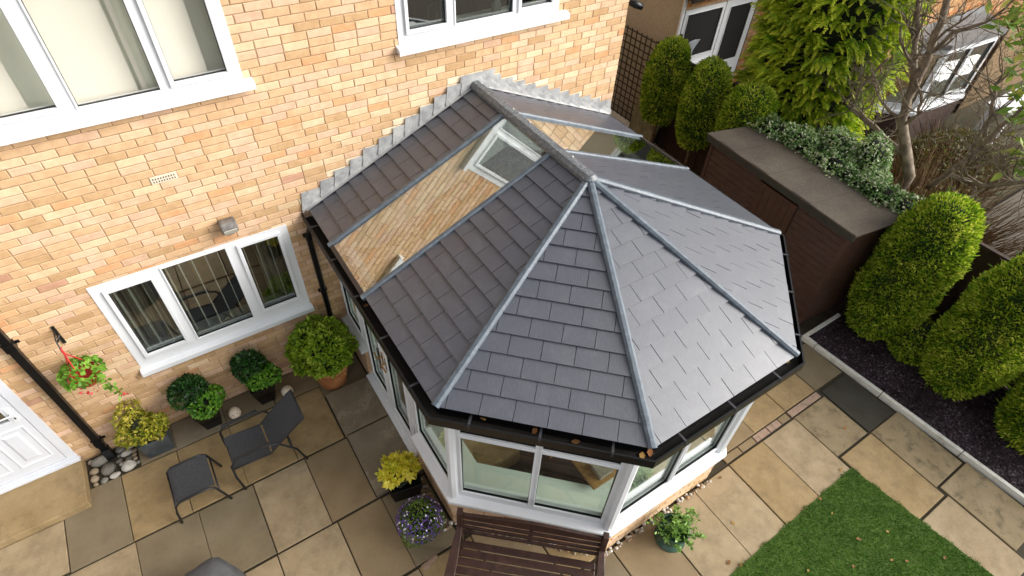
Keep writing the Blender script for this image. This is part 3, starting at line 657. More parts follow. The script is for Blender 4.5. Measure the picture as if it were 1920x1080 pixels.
# ---- walls of the conservatory
SILL_O = off_chain(EAVE, .0265); DW_O = off_chain(EAVE, .075); FR_O = off_chain(EAVE, .115)
def seg(ch, i):
    p, q = np.array([*ch[i], 0]), np.array([*ch[i + 1], 0]); L = np.linalg.norm(q - p); e = (q - p) / L; return p, e, np.array([e[1], -e[0], 0]), L
DOOR0, DOOR1 = .64, 1.985
wall_runs = [(0, 0, DOOR0), (0, DOOR1 + .03, None), (1, 0, None), (2, 0, None), (3, 0, None), (4, 0, None)]
for (i, s0, s1) in wall_runs:
    p, e, n_, L = seg(DW_O, i); s1 = L if s1 is None else s1
    m = MB(); m.obox(p, e, n_, s0 + (.008 if s0 == 0 and i else 0), s1, -.10, -.006, -.04, .55); dw = m.build('dwarf_wall', MORTAR, cons)
    if i == 0 and s0 == 0 : m2 = MB(); 
    vis = i in (0, 1, 2)
    st = MB()
    for r in range(8):
        z = r * .075 - .035; s = s0 - (.1125 if r % 2 else 0)
        while s < s1 - .02:
            a, b = max(s, s0), min(s + .215, s1)
            if b - a > .02:
                O = p + e * a; bm_ = MB(); brick_geo(b - a, .065, rnd.uniform(-.003, .002), bm_)
                pts = [p + e * (a + v[0]) + n_ * (-v[1]) + np.array([0, 0, z + v[2]]) for v in bm_.v]; fl = [f for f in bm_.f]
                vi = rnd.choices(range(8), BRICK_W)[0]
                if vis and r > 1: t = MB(); t.add(pts, fl); t.build('brick', BRICKS[vi], dw)
                else: st.add(pts, fl, vi)
            s += .225
    if st.v: tag(st.build('brickwork', BRICKS, dw), kind='stuff')
    # brick returns at door jambs
    if i == 0:
        e_s = s1 if s0 == 0 else s0; d_ = 1 if s0 == 0 else -1
        for r in range(8):
            O = p + e * e_s; m = MB(); m.obox(O, e, n_, 0, .006 * d_, -.098, -.004, r * .075 - .035, r * .075 + .03); m.build('brick', BRICKS[r % 3], dw)
    # sill
    ps, es_, ns_, Ls = seg(SILL_O, i); pf, ef, nf, Lf = seg(FR_O, i)
    m = MB(); sa = s0; sb = Ls if s1 >= L - .01 else s1 + .01
    def mit(d, end):                          # position along sill for offset d inside, mitred at corners
        ch = off_chain(EAVE, .0265 + d); return np.array([*ch[i + (1 if end else 0)], 0])
    def at_(d, z, end):
        if end: P = mit(d, 1) if s1 >= L - .01 else ps + es_ * sb - ns_ * d
        else: P = mit(d, 0) if s0 == 0 else ps + es_ * sa - ns_ * d
        return np.array([P[0], P[1], z])
    pr = [(.0, .553), (.0, .592), (.006, .602), (.10, .622), (.10, .56), (.05, .553)]
    A = [at_(d, z, 0) for d, z in pr]; B = [at_(d, z, 1) for d, z in pr]; n = len(pr)
    m.add(A + B, [tuple(range(n)), tuple(range(n, 2 * n))[::-1]] + [(k + n, (k + 1) % n + n, (k + 1) % n, k) for k in range(n)]); m.build('sill', WHITE, cons)
    m = MB(); m.prism([at_(.165, .62, 0), at_(.165, .62, 1), at_(.45, .62, 1), at_(.45, .62, 0)], (0, 0, .035)); m.build('inner_sill', WHITE2, cons)
ZH = 2.27
def cpanes(i, lights, s0, s1, trans=1.81):
    p, e, n_, L = seg(FR_O, i); P = []
    for a, b in lights:
        if trans: P += [(a, b, .73, trans - .03), (a, b, trans + .035, ZH - .06)]
        else: P += [(a, b, .73, ZH - .06)]
    return frame_window(cons, 'window', p, e, n_, P, (s0, s1, .618, ZH), fd=.07, glass=WGLASS, proud=0.0)
LA = seg(FR_O, 1)[3]
L0 = seg(FR_O, 0)[3]
cpanes(0, [(.09, .56)], .0, .62, None); cpanes(0, [(2.07, L0 - .08)], 2.0, L0 - .012, None)
for i in (1, 2, 3): LA = seg(FR_O, i)[3]; cpanes(i, [(.09, LA / 2 - .03), (LA / 2 + .03, LA - .09)], .012, LA - .012)
L4 = seg(FR_O, 4)[3]
cpanes(4, [(.09 + k_ * (L4 - .1) / 4, (k_ + 1) * (L4 - .1) / 4 - .0) for k_ in range(4)], .012, L4)
for i in range(1, 5):                          # corner posts
    q = FR_O[i]; c = np.array([XC, YR]); q2 = np.array(q)
    m = MB(); m.lathe((q2[0], q2[1], .612), [(.052, 0), (.052, ZH - .61)], 8); m.build('corner_post', WHITE, cons)
# double doors
p, e, n_, L = seg(FR_O, 0)
m = MB(); ps, es_, ns_, Ls = seg(SILL_O, 0)
m.obox(ps, es_, ns_, DOOR0 - .01, DOOR1 + .005, -.14, .0, .06, .105); m.obox(ps, es_, ns_, DOOR0 + .0, DOOR1 - .005, -.16, -.05, .105, .135); m.build('door_threshold', WHITE, cons, bevel=.004)
m = MB(); m.obox(p, e, n_, DOOR0, DOOR0 + .05, -.07, .0, .135, ZH); m.obox(p, e, n_, DOOR1 - .045, DOOR1 + .0, -.07, .0, .135, ZH); m.obox(p, e, n_, DOOR0 + .05, DOOR1 - .045, -.07, .0, ZH - .05, ZH); m.build('door_frame', WHITE, cons)
GOLD = pm('brass', ['b08a45', 'c8a45c'], 9, .25, metal=.9)
mid = (DOOR0 + DOOR1) / 2
for a, b, hs_ in ((DOOR0 + .055, mid - .004, 1), (mid + .004, DOOR1 - .05, 0)):
    d = frame_window(cons, 'door', p, e, n_, [(a + .09, b - .09, .29, ZH - .15)], (a, b, .14, ZH - .055), fd=.06, glass=WGLASS, proud=.012)
    hx = b - .045 if hs_ else a + .045; sg = -1 if hs_ else 1
    m = MB(); m.obox(p, e, n_, hx - .015, hx + .015, .012, .02, 1.0, 1.22)
    q = [p + e * hx + n_ * .02 + np.array([0, 0, 1.14]), p + e * hx + n_ * .065 + np.array([0, 0, 1.14]), p + e * (hx + sg * .11) + n_ * .065 + np.array([0, 0, 1.13])]
    m.tube(q, .009, 8); m.build('door_handle', GOLD, d)
# interior
FLOORM = pm('laminate_floor', [c8(62, 50, 42), c8(74, 61, 51), c8(86, 71, 58)], 6, .45)
m = MB(); fl = off_chain(EAVE, .2); m.add([(*q, .10) for q in fl], [tuple(range(len(fl)))]); cf = m.build('floor', FLOORM, cons)
fe = np.array([.718, -.696]); fn = np.array([.696, .718]); fr_ = [(q[0], q[1]) for q in off_chain(EAVE, .21)]
if area(fr_) < 0: fr_ = fr_[::-1]
f0 = np.array([1.0, -2.9])
for k in range(26):
    s0 = -3.2 - .4 * (k % 3)
    while s0 < 4.5:
        q = [tuple(f0 + fe * a + fn * b) for a, b in ((s0, k * .165), (s0 + 1.196, k * .165), (s0 + 1.196, k * .165 + .158), (s0, k * .165 + .158))]
        q = clip_convex(q, fr_); s0 += 1.2
        if len(q) > 2 and abs(area(q)) > .004: m = MB(); m.prism([(x, y, .101) for x, y in q], (0, 0, .011)); m.build('floorboard', FLOORM, cf)
OAK = pm('oak', ['8a6232', '9c7442', 'aa834f'], 5, .45, stretch=(1, 8, 1))
tb = root('table', 'square oak table inside the conservatory bay', 'table', (2.75, -3.2, .112))
m = MB(); m.box(2.31, 3.2, -3.60, -2.75, .72, .752); m.build('tabletop', OAK, tb, bevel=.006)
for a in (2.36, 3.1):
    for b in (-3.55, -2.85): m = MB(); m.box(a, a + .05, b, b + .05, .112, .72); m.build('leg', OAK, tb)
tbx = root('tissue_box', 'grey box with clear sides on the oak table', 'box', (2.5, -3.5, .753))
m = MB(); m.box(2.42, 2.58, -3.56, -3.40, .753, .83); m.build('box', pm('greybox', ['8f8578', 'a3998c'], 6, .6), tbx, bevel=.006)
m = MB(); m.box(2.41, 2.59, -3.57, -3.39, .8305, .84); m.build('lid', pm('box_lid', trio(150, 140, 126), 6, .4), tbx, bevel=.006)
WICK = pm('pale_wicker', trio(150, 124, 84), 30, .7, .5, 80)
so = root('wicker_chair', 'tan wicker chair inside the left side of the conservatory', 'chair', (1.75, -2.45, .112))
m = MB(); m.box(1.45, 2.05, -2.7, -2.1, .12, .42); m.build('seat', WICK, so, bevel=.03)
m = MB(); m.box(1.45, 2.05, -2.1, -2.0, .12, .85); m.build('backrest', WICK, so, bevel=.03)

# ================================================================== PATIO THINGS
# security light above the patio window
lt = root('security_light', 'weathered grey security light on the wall above the patio window', 'lamp', (.19, -.02, 2.52))
LG = pm('weathered_grey', ['4d4a47', '6a6662', '85817c'], 14, .6, .3, 60)
m = MB(); m.prism([(.115, -.01, 2.60), (.115, -.01, 2.44), (.115, -.12, 2.49), (.115, -.16, 2.56), (.115, -.13, 2.62)], (.15, 0, 0)); m.build('housing', LG, lt, bevel=.012)
m = MB(); m.prism([(.127, -.115, 2.484), (.127, -.153, 2.548), (.127, -.158, 2.545), (.127, -.12, 2.478)], (.126, 0, 0)); m.build('lens', pm('lens', ['b9b5a8', 'cfcbbe'], 9, .3), lt)
m = MB(); m.box(.16, .22, -.03, -.008, 2.40, 2.45); m.build('bracket', LG, lt)
# wall bracket and hanging basket
br = root('wall_bracket', 'small black wrought iron bracket on the wall above the hanging basket', 'bracket', (-1.55, -.01, 1.8))
IRON = pm('black_iron', ['0d0d0d', '1a1918'], 9, .5)
m = MB(); m.box(-1.563, -1.537, -.022, -.009, 1.77, 2.01); m.build('back_plate', IRON, br)
m = MB(); m.tube([(-1.55, -.02, 1.97), (-1.55, -.10, 1.99), (-1.55, -.18, 1.97), (-1.55, -.22, 1.90), (-1.55, -.20, 1.86)], .006, 6); m.build('arm', IRON, br)
m = MB()
for k in range(3):
    c = (-1.55, -.07 - .035 * k, 1.90 + .02 * k); m.tube([(c[0] + .02 * math.sin(t), c[1] + .03 * math.cos(t), c[2] + .035 * math.sin(t)) for t in np.linspace(0, 5.6, 10)], .004, 5)
m.build('scroll', IRON, br)
hb = root('hanging_basket', 'red hanging basket with trailing green plant beside the black pipe', 'hanging basket', (-1.55, -.22, 1.36))
REDP = pm('red_plastic', ['b02a2c', 'c8383a'], 6, .4)
cx, cy = -1.53, -.22
m = MB(); m.lathe((cx, cy, 1.36), [(.07, 0), (.12, .06), (.14, .14), (.145, .14), (.13, .12), (.0, .11)], 18); m.build('basket', REDP, hb, True)
for k in range(3):
    a = 2.1 * k + .4; m = MB(); m.tube([(cx + .135 * math.cos(a), cy + .135 * math.sin(a), 1.49), (cx - .02, cy, 1.83)], .006, 6); m.build('strap', REDP, hb)
m = MB(); m.tube([(cx - .02, cy, 1.81), (cx - .02, cy, 1.87), (cx - .02, cy + .015, 1.90), (cx - .02, cy + .03, 1.88)], .011, 7); m.build('hook', REDP, hb)
P, Nn = ell_pts(260, (cx, cy - .02, 1.53), (.17, .15, .12), -.3)
P2 = np.array([(cx + .09 + .02 * k + RG.normal() * .02, cy - .06 + RG.normal() * .02, 1.42 - .075 * k + RG.normal() * .02) for k in range(5) for _ in range(5)])
P = np.concatenate([P, P2]); Nn = np.concatenate([Nn, nrm(RG.normal(size=(len(P2), 3)) + [0, -1, .4])])
V = leaves(P, Nn, .06, .05, .5, .6); st = MB()
st.tube([(cx + .07, cy - .05, 1.5), (cx + .13, cy - .08, 1.38), (cx + .17, cy - .07, 1.1)], .004, 5)
fast_quads('plant', V, [leafm('basket_leaf', ['4f7d1e', '6c9a2e', '8fb648'], .3), leafm('basket_stem', ['3b5a20', '55702c'])], hb, extra=st)
P, Nn = ell_pts(26, (cx + .03, cy - .10, 1.43), (.12, .08, .10)); P2 = np.array([(cx + .17, cy - .08, 1.16)]) + RG.normal(size=(10, 3)) * .025
fast_quads('flower', leaves(np.concatenate([P, P2]), np.concatenate([Nn, nrm(RG.normal(size=(10, 3)))]), .035, .03, .8), [leafm('red_petal', ['a8202c', 'cc3a44', 'd86a6a'], .25)], hb)['kind'] = 'stuff'

def bush_quads(blobs, n, l, wd, jit=.6, flat=.5, zmin=-.75, amp=.04, fr=14):
    out = []; tot = sum(b[1][0] * b[1][1] for b in blobs)
    for k, (c, r) in enumerate(blobs):
        nn = int(n * r[0] * r[1] / tot); P, Nn = ell_pts(nn, c, r, zmin); P = P + Nn * (lump(P, amp, fr, k)[:, None] + RG.uniform(-.25, .02, (len(P), 1)) ** 1 * min(r) * .45)
        out.append(leaves(P, Nn, l, wd, jit, flat))
    return np.concatenate(out)
COREM = pm('inner_twigs', ['10140a', '1a1f0e'], 9, .95)
POTB = pm('glazed_black', ['0a0a0b', '141416'], 6, .22)
def taper_pot(x, y, w0, w1, h, z0=0.0, t=.015):
    m = MB(); b = [(x - w0, y - w0, z0), (x + w0, y - w0, z0), (x + w0, y + w0, z0), (x - w0, y + w0, z0)]; tp = [(x - w1, y - w1, z0 + h), (x + w1, y - w1, z0 + h), (x + w1, y + w1, z0 + h), (x - w1, y + w1, z0 + h)]
    w2 = w1 - t; ti = [(x - w2, y - w2, z0 + h), (x + w2, y - w2, z0 + h), (x + w2, y + w2, z0 + h), (x - w2, y + w2, z0 + h)]; bi = [(p[0], p[1], z0 + h - .05) for p in ti]
    m.add(b + tp + ti + bi, [(3, 2, 1, 0)] + [(i, (i + 1) % 4, 4 + (i + 1) % 4, 4 + i) for i in range(4)] + [(4 + i, 4 + (i + 1) % 4, 8 + (i + 1) % 4, 8 + i) for i in range(4)] + [(8 + i, 8 + (i + 1) % 4, 12 + (i + 1) % 4, 12 + i) for i in range(4)] + [(12, 13, 14, 15)])
    return m
SOILM = pm('compost', ['17110b', '241b12'], 20, .95, .4, 70)
DKL = leafm('dark_leaf', ['12260c', '1d3a14', '2c5220', '3f6a2c'], .2, .4)
LTL = leafm('light_leaf', ['2f5a0f', '487a16', '66982a', '86b040'], .3, .45)
for x, y, lab in ((-.79, -.24, 'black square pot with two-tone green shrub left of the armchair back'), (-.14, -.23, 'black square pot with two-tone green shrub nearest the terracotta pot')):
    r = root('potted_shrub', lab, 'potted plant', (x, y, 0), 'black pots under the patio window')
    taper_pot(x, y, .085, .145, .36).build('pot', POTB, r, bevel=.004)
    core = MB(); core.blob((x - .05, y + .03, .62), (.11, .1, .14), 3, .1); core.blob((x + .05, y - .06, .46), (.12, .1, .1), 5, .1); core.tube([(x, y, .3), (x, y, .5)], .02, 6)
    V1 = bush_quads([((x - .05, y + .05, .65), (.165, .15, .19))], 1300, .055, .028, .5, .5)
    V2 = bush_quads([((x + .05, y - .06, .47), (.17, .145, .135))], 1300, .045, .03, .5, .55)
    fast_quads('foliage', np.concatenate([V1, V2]), [DKL, COREM, LTL], r, mi=[0] * len(V1) + [2] * len(V2), extra=core)
# grey planter with variegated shrub
r = root('planter', 'grey square planter with variegated yellow-green shrub near the cobbles', 'potted plant', (-1.38, -.24, 0))
taper_pot(-1.385, -.235, .135, .155, .29).build('pot', pm('grey_planter', ['33383c', '41474b', '4f5558'], 10, .45, .2, 80), r, bevel=.005)
core = MB(); core.blob((-1.45, -.2, .42), (.14, .13, .14), 3, .15)
V = bush_quads([((-1.44, -.24, .42), (.19, .16, .15)), ((-1.50, -.14, .52), (.13, .12, .19)), ((-1.30, -.27, .40), (.14, .13, .12))], 2100, .045, .026, .6, .5, amp=.05, fr=18)
fast_quads('foliage', V, [leafm('variegated', ['5a6a14', '8a8f22', 'b6ab3a', 'd0c060'], .3), COREM], r, extra=core)
# terracotta pot with clipped bush
r = root('terracotta_pot', 'large terracotta pot with round golden-green bush beside the conservatory', 'potted plant', (.66, -.42, 0))
TERR = pm('terracotta', ['94582f', 'a4683c', 'b27a50'], 7, .7, .2, 60, stain=('c9a184', 5, .56, .72, .5))
m = MB(); m.lathe((.66, -.42, 0), [(.0, .0), (.15, .0), (.17, .04), (.225, .30), (.235, .36), (.25, .36), (.25, .42), (.22, .42), (.21, .36), (.0, .35)], 32, close=False); pot = m.build('pot', TERR, r, True)
m = MB(); m.lathe((.66, -.42, .36), [(.2, 0), (.0, .01)], 16); m.build('compost', SOILM, r)
core = MB(); core.blob((.63, -.42, .70), (.27, .27, .25), 2, .07, 14, 9)
V = bush_quads([((.63, -.42, .72), (.34, .34, .32))], 5200, .055, .032, .6, .45, -.8, .05, 22)
fast_quads('foliage', V, [leafm('golden_bush', ['4a6a0e', '6c8e16', '92ac2a', 'b2c248'], .35), COREM], r, extra=core)
# yellow choisya trough
r = root('trough', 'black trough of bright yellow foliage left of the bench', 'potted plant', (.80, -2.28, 0))
m = taper_pot(0, 0, .10, .125, .27)
e_ = np.array([.97, -.22]); 
m.v = [(.80 + e_[0] * x * 1.45 - e_[1] * y, -2.26 + e_[1] * x * 1.45 + e_[0] * y, z) for x, y, z in m.v]; m.build('pot', BLACKP, r, bevel=.006)
core = MB(); core.blob((.77, -2.22, .33), (.15, .13, .09), 3, .15)
Vs = []
for k in range(46):
    a = RG.uniform(0, 6.28); q = RG.uniform(0, 1) ** .5; c = np.array([.77 + .2 * q * math.cos(a), -2.21 + .17 * q * math.sin(a), .42 + .12 * (1 - q) + RG.normal() * .02])
    d = nrm(np.array([[math.cos(a) * q * .7, math.sin(a) * q * .7, 1.0]]))[0]; nl = 16
    ang = RG.uniform(0, 6.28, nl); t1 = nrm(np.cross(d, [1, .2, .1])); t2 = np.cross(d, t1); el = RG.uniform(.1, .9, nl)
    ax = np.cos(el)[:, None] * (np.cos(ang)[:, None] * t1 + np.sin(ang)[:, None] * t2) + np.sin(el)[:, None] * d
    b = nrm(np.cross(ax, d)); l = RG.uniform(.06, .09, (nl, 1)); P = np.tile(c, (nl, 1)); Vs.append(np.stack([P, P + ax * l * .55 + b * .014, P + ax * l, P + ax * l * .55 - b * .014], 1))
fast_quads('foliage', np.concatenate(Vs), [leafm('yellow_leaf', ['a8b01c', 'd8cc34', 'ecdf52', 'f2ea7c'], .35), COREM], r, extra=core)
# lobelia
r = root('lobelia_pot', 'round mound of purple and white flowers left of the bench', 'potted plant', (.74, -2.72, 0))
m = MB(); m.lathe((.76, -2.72, 0), [(.1, 0), (.14, .16)], 18); m.build('pot', POTB, r)
core = MB(); core.blob((.76, -2.72, .2), (.18, .18, .12), 3, .08)
V1 = bush_quads([((.76, -2.72, .2), (.235, .235, .17))], 2200, .03, .014, .8, .4, -.5)
P, Nn = ell_pts(800, (.76, -2.72, .2), (.245, .245, .18), -.45); keep = (P[:, 0] - .79) ** 2 + (P[:, 1] + 2.66) ** 2 > RG.uniform(.0, .03, len(P)); P, Nn = P[keep], Nn[keep]
V2 = leaves(P, Nn, .022, .02, .6, .75); nwh = (RG.uniform(0, 1, len(V2)) < .2)
fast_quads('flowers', np.concatenate([V1, V2]), [leafm('lobelia_leaf', ['4b6a22', '66842e', '86984a'], .3), COREM, leafm('purple_petal', ['4b2f78', '5e3a90', '765aa4', '564a96'], .2), leafm('white_petal', ['d8d2e6', 'efeaf4'], .2)], r,
           mi=np.concatenate([np.zeros(len(V1)), np.where(nwh, 3, 2)]), extra=core)
# green pot with succulent
r = root('green_pot', 'green glazed pot with trailing light green succulent at the bay foot', 'potted plant', (2.985, -4.24, 0))
m = MB(); m.lathe((2.985, -4.24, 0), [(.17, .0), (.17, .015), (.12, .02), (.15, .2), (.165, .22), (.165, .24), (.145, .24), (.14, .19), (0, .18)], 28); m.build('pot', pm('green_glaze', ['20392a', '2c4a37', '3a5a45'], 8, .2), r, True)
st = MB(); P = []; Nn = []
for k in range(44):
    a = RG.uniform(0, 6.28); q = RG.uniform(.1, 1); d = np.array([math.cos(a) * q, math.sin(a) * q, RG.uniform(.3, 1.0)]); d = d / np.linalg.norm(d); b0 = np.array([2.985 + .1 * q * math.cos(a), -4.24 + .1 * q * math.sin(a), .2]); ln = RG.uniform(.1, .26)
    if k < 6: d = np.array([.9, -.35 + .1 * k, .15]); d /= np.linalg.norm(d); ln = .26
    st.tube([b0, b0 + d * ln * .6, b0 + d * ln + [0, 0, -.02]], [.006, .005, .003], 5)
    for j in range(15): t = RG.uniform(.45, 1.05); P.append(b0 + d * ln * t + RG.normal(size=3) * .012); Nn.append(nrm(d * .4 + RG.normal(size=3) * .5 + [0, 0, .5]))
fast_quads('foliage', leaves(np.array(P), np.array(Nn), .045, .026, .4, .3), [leafm('succulent', ['5a7f30', '7da24c', 'a3c070'], .3, .4), leafm('succ_stem', ['46622a', '5b7a38'])], r, extra=st)
# ornaments
CER = pm('cream_ceramic', ['c8b39c', 'd8c8b4', 'bfa58c'], 14, .35)
for (u, v), lab in (((440, 774), 'round cream pig-like ornament between the two black pots'), ((538, 733), 'round cream pig-like ornament behind the armchair back')):
    p = onz(u, v, .075); r = root('garden_ornament', lab, 'ornament', (p[0], p[1], 0), 'round cream ornaments')
    m = MB(); m.blob((p[0], p[1], .072), (.075, .075, .072), 3, .02, 18, 12); m.build('body', CER, r, True)
    for sx in (-1, 1):
        m = MB(); m.blob((p[0] + sx * .026, p[1] - .05, .112), (.014, .014, .012), 1, 0, 10, 6); eye = m.build('eye', pm('eye_white', ['d9d6d2', 'e8e5e0'], 9, .3), r, True)
        m = MB(); m.blob((p[0] + sx * .027, p[1] - .059, .12), (.006, .006, .006), 1, 0, 8, 5); m.build('pupil', BLACKP, eye, True)
# armchair
MET = pm('dark_metal', ['17181a', '222326'], 9, .45)
TEX = pm('textilene', ['2a2c30', '35373b', '3f4145'], 60, .75, .35, 300)
def sheet(pts_a, pts_b, thick, nw=8, sag=.0):
    """woven sheet between two rails given as matching point lists"""
    m = MB(); n = len(pts_a); V = []
    for t in (0, 1):
        for i in range(n):
            for k in range(nw + 1):
                f_ = k / nw; p = np.array(pts_a[i]) * (1 - f_) + np.array(pts_b[i]) * f_; V.append(p + np.array([0, 0, -sag * 4 * f_ * (1 - f_) - thick * t]))
    Fs = []
    for t in (0, 1):
        o = t * n * (nw + 1)
        for i in range(n - 1):
            for k in range(nw):
                q = (o + i * (nw + 1) + k, o + (i + 1) * (nw + 1) + k, o + (i + 1) * (nw + 1) + k + 1, o + i * (nw + 1) + k + 1); Fs.append(q if t else q[::-1])
    m.add(V, Fs); return m
ch = root('garden_armchair', 'dark grey metal armchair with woven fabric seat and reclined back', 'chair', (-.35, -1.07, 0))
ya, yb = -.86, -1.28
prof = [(-.70, .43), (-.66, .445), (-.52, .42), (-.36, .395), (-.31, .40)]
sheet([(x, ya, z) for x, z in prof], [(x, yb, z) for x, z in prof], .006, 8, .012).build('seat', TEX, ch, True)
pb = [(-.29, .41), (-.2, .50), (-.05, .62), (.10, .735), (.13, .75)]
sheet([(x, ya + .01, z) for x, z in pb], [(x, yb - .01, z) for x, z in pb], .006, 8, .012).build('backrest', TEX, ch, True)
for y in (ya, yb):
    m = MB(); m.tube([(-.72, y, .425), (-.5, y, .41), (-.31, y, .39), (-.2, y, .49), (.0, y, .65), (.13, y, .745)], .011, 8); m.build('side_rail', MET, ch, True)
    s = .025 if y == ya else -.025; y2 = y + s
    m = MB(); m.tube([(-.70, y2, .0), (-.715, y2, .30), (-.70, y2, .52), (-.66, y2, .585), (-.56, y2, .61), (-.35, y2, .60), (-.22, y2, .56), (-.06, y2, .29), (-.0, y2, .0)], .0125, 8); m.build('leg', MET, ch, True)
    m = MB(); m.obox((0, y2, 0), (1, 0, 0), (0, 1, 0), -.66, -.28, -.022, .022, .612, .626); m.build('armrest', MET, ch, bevel=.006)
for x, z in ((-.69, .415), (.125, .742), (-.1, .34)): m = MB(); m.tube([(x, ya, z), (x, yb, z)], .010, 8); m.build('cross_bar', MET, ch, True)
# footstool
fs = root('footstool', 'dark grey woven footstool in front of the garden armchair', 'stool', (-1.11, -1.1, 0))
ya, yb = -.90, -1.315
pr = [(-1.315, .335), (-1.30, .37), (-1.25, .385), (-1.1, .38), (-.96, .385), (-.92, .37)]
sheet([(x, ya, z) for x, z in pr], [(x, yb, z) for x, z in pr], .006, 8, .01).build('seat', TEX, fs, True)
for y in (ya + .015, yb - .015):
    m = MB(); m.tube([(-1.37, y, .0), (-1.345, y, .22), (-1.32, y, .33), (-1.27, y, .38), (-1.1, y, .385), (-.98, y, .38), (-.93, y, .34), (-.90, y, .2), (-.86, y, .0)], .0125, 8); m.build('leg', MET, fs, True)
for x in (-1.335, -.91): m = MB(); m.tube([(x, ya, .26), (x, yb, .26)], .009, 8); m.build('cross_bar', MET, fs, True)
# covered barbecue at the lower edge
m = MB(); V = []; nx = 12
sec = [(.0, .26, .30), (.25, .25, .29), (.5, .22, .27), (.58, .19, .23), (.62, .14, .15), (.635, .05, .05)]
for z, rx, ry in sec:
    for k in range(20):
        a = 2 * math.pi * k / 20; f_ = 1 + .05 * math.sin(5 * a + z * 3); cs, sn = math.cos(a), math.sin(a); q = 1 / max(abs(cs), abs(sn)) ** .55; V.append((-1.19 + rx * cs * q * f_, -2.40 + ry * sn * q * f_, z))
m.add(V, [(i * 20 + k, i * 20 + (k + 1) % 20, (i + 1) * 20 + (k + 1) % 20, (i + 1) * 20 + k) for i in range(5) for k in range(20)] + [tuple(range(100, 120))])
tag(m.build('fabric_cover', pm('cover_fabric', ['3d3e40', '4a4b4d', '56585a'], 5, .75, .3, 40), None, True), 'grey fabric cover over a low garden item at the bottom edge of the patio', 'cover')
# cobbles at the pipe foot
COB = [pm('cobble_%d' % k, c, 9, .7, .2, 60) for k, c in enumerate((['8f8a82', 'a9a49b', 'bdb8ae'], ['6a675f', '7c786f'], ['55524b', '666258'], ['7f705c', '94846e']))]
placed = []
for k in range(26):
    for t in range(60):
        x, y, q = rnd.uniform(-2.09, -1.63), rnd.uniform(-.39, -.06), rnd.uniform(.045, .085) if k < 9 else rnd.uniform(.025, .045)
        if all((x - a) ** 2 + (y - b) ** 2 > (q + c) ** 2 * .8 for a, b, c in placed) and (abs(x + 1.88) > .06 or y < -.2): break
    else: continue
    placed.append((x, y, q)); m = MB(); m.blob((x, y, q * .45 - .02), (q * rnd.uniform(.9, 1.2), q * rnd.uniform(.8, 1), q * .65), k, .1, 12, 8)
    tag(m.build('cobble', COB[k % 4], None, True), 'rounded cobble among the stones around the black pipe foot', 'stone', 'cobbles around the pipe foot')
# bench
bl_, brr = np.array([1.017, -3.108, 0]), np.array([2.089, -4.064, 0])
be = (brr - bl_) / np.linalg.norm(brr - bl_); bn = np.array([be[1], -be[0], 0]); BL = np.linalg.norm(brr - bl_)
bench = root('garden_bench', 'dark brown slatted wooden bench in front of the angled bay window', 'bench', tuple((bl_ + brr) / 2 + bn * .25))
BW = pm('stained_wood', [c8(36, 20, 15), c8(50, 29, 22), c8(64, 40, 31)], 12, .42, .4, 50, stretch=(1, 1, 1), stain=(c8(84, 60, 52), 14, .55, .75, .5))
def B(s0, s1, d0, d1, z0, z1, name, shear=0.0, bev=.006):
    m = MB(); m.obox(bl_, be, bn, s0, s1, d0, d1, z0, z1)
    if shear: m.v = [tuple(np.array(v) - bn * shear * (v[2] - .42)) for v in m.v]
    return m.build(name, BW, bench, bevel=bev)
SH = .16
for s in (.0, BL - .055):
    B(s, s + .055, .02, .085, .0, .93, 'leg', SH if False else .06); B(s, s + .055, .52, .58, 0, .60, 'leg')
    m = MB(); pts = []
    for d, z, hw in ((.07, .66, .028), (.2, .645, .036), (.35, .635, .045), (.5, .64, .048), (.6, .62, .048), (.63, .59, .045)):
        c = bl_ + be * (s + .0275) + bn * d; pts.append((c - be * hw + [0, 0, z], c + be * hw + [0, 0, z]))
    V = [p for a, b in pts for p in (a, b, b - [0, 0, .03], a - [0, 0, .03])]; n = len(pts)
    m.add(V, [(4 * i + j, 4 * i + (j + 1) % 4, 4 * i + 4 + (j + 1) % 4, 4 * i + 4 + j) for i in range(n - 1) for j in range(4)] + [(0, 1, 2, 3), (4 * n - 4, 4 * n - 1, 4 * n - 2, 4 * n - 3)]); m.build('armrest', BW, bench, bevel=.005)
    B(s + .008, s + .047, .09, .52, .36, .42, 'side_rail')
for k in range(6): B(.0575, BL - .0575, .10 + k * .082, .168 + k * .082, .42, .445, 'seat_slat')
B(.06, BL - .06, .56, .59, .36, .42, 'front_rail')
for z0, z1 in ((.50, .54), (.595, .638), (.695, .74)): B(.056, BL - .056, .04, .062, z0, z1, 'back_slat', .06, .004)
m = MB(); n = 16; V = []
for i in range(n + 1):
    t = i / n; s = .056 + (BL - .112) * t; zt = .885 + .045 * math.sin(math.pi * t) ** 2
    for d in (.036, .066):
        for z in (.80, zt): c = bl_ + be * s + bn * (d - .06 * (z - .42)); V.append((c[0], c[1], z))
Fs = []
for i in range(n):
    a = 4 * i; b = a + 4; Fs += [(a, b, b + 1, a + 1), (a + 2, a + 3, b + 3, b + 2), (a + 1, b + 1, b + 3, a + 3), (a, a + 2, b + 2, b)]
Fs += [(0, 1, 3, 2), (4 * n, 4 * n + 2, 4 * n + 3, 4 * n + 1)]
m.add(V, Fs); m.build('top_rail', BW, bench, bevel=.004)
for s in (BL * .5,): B(s - .02, s + .02, .03, .038, .48, .82, 'back_stile', .06, 0)
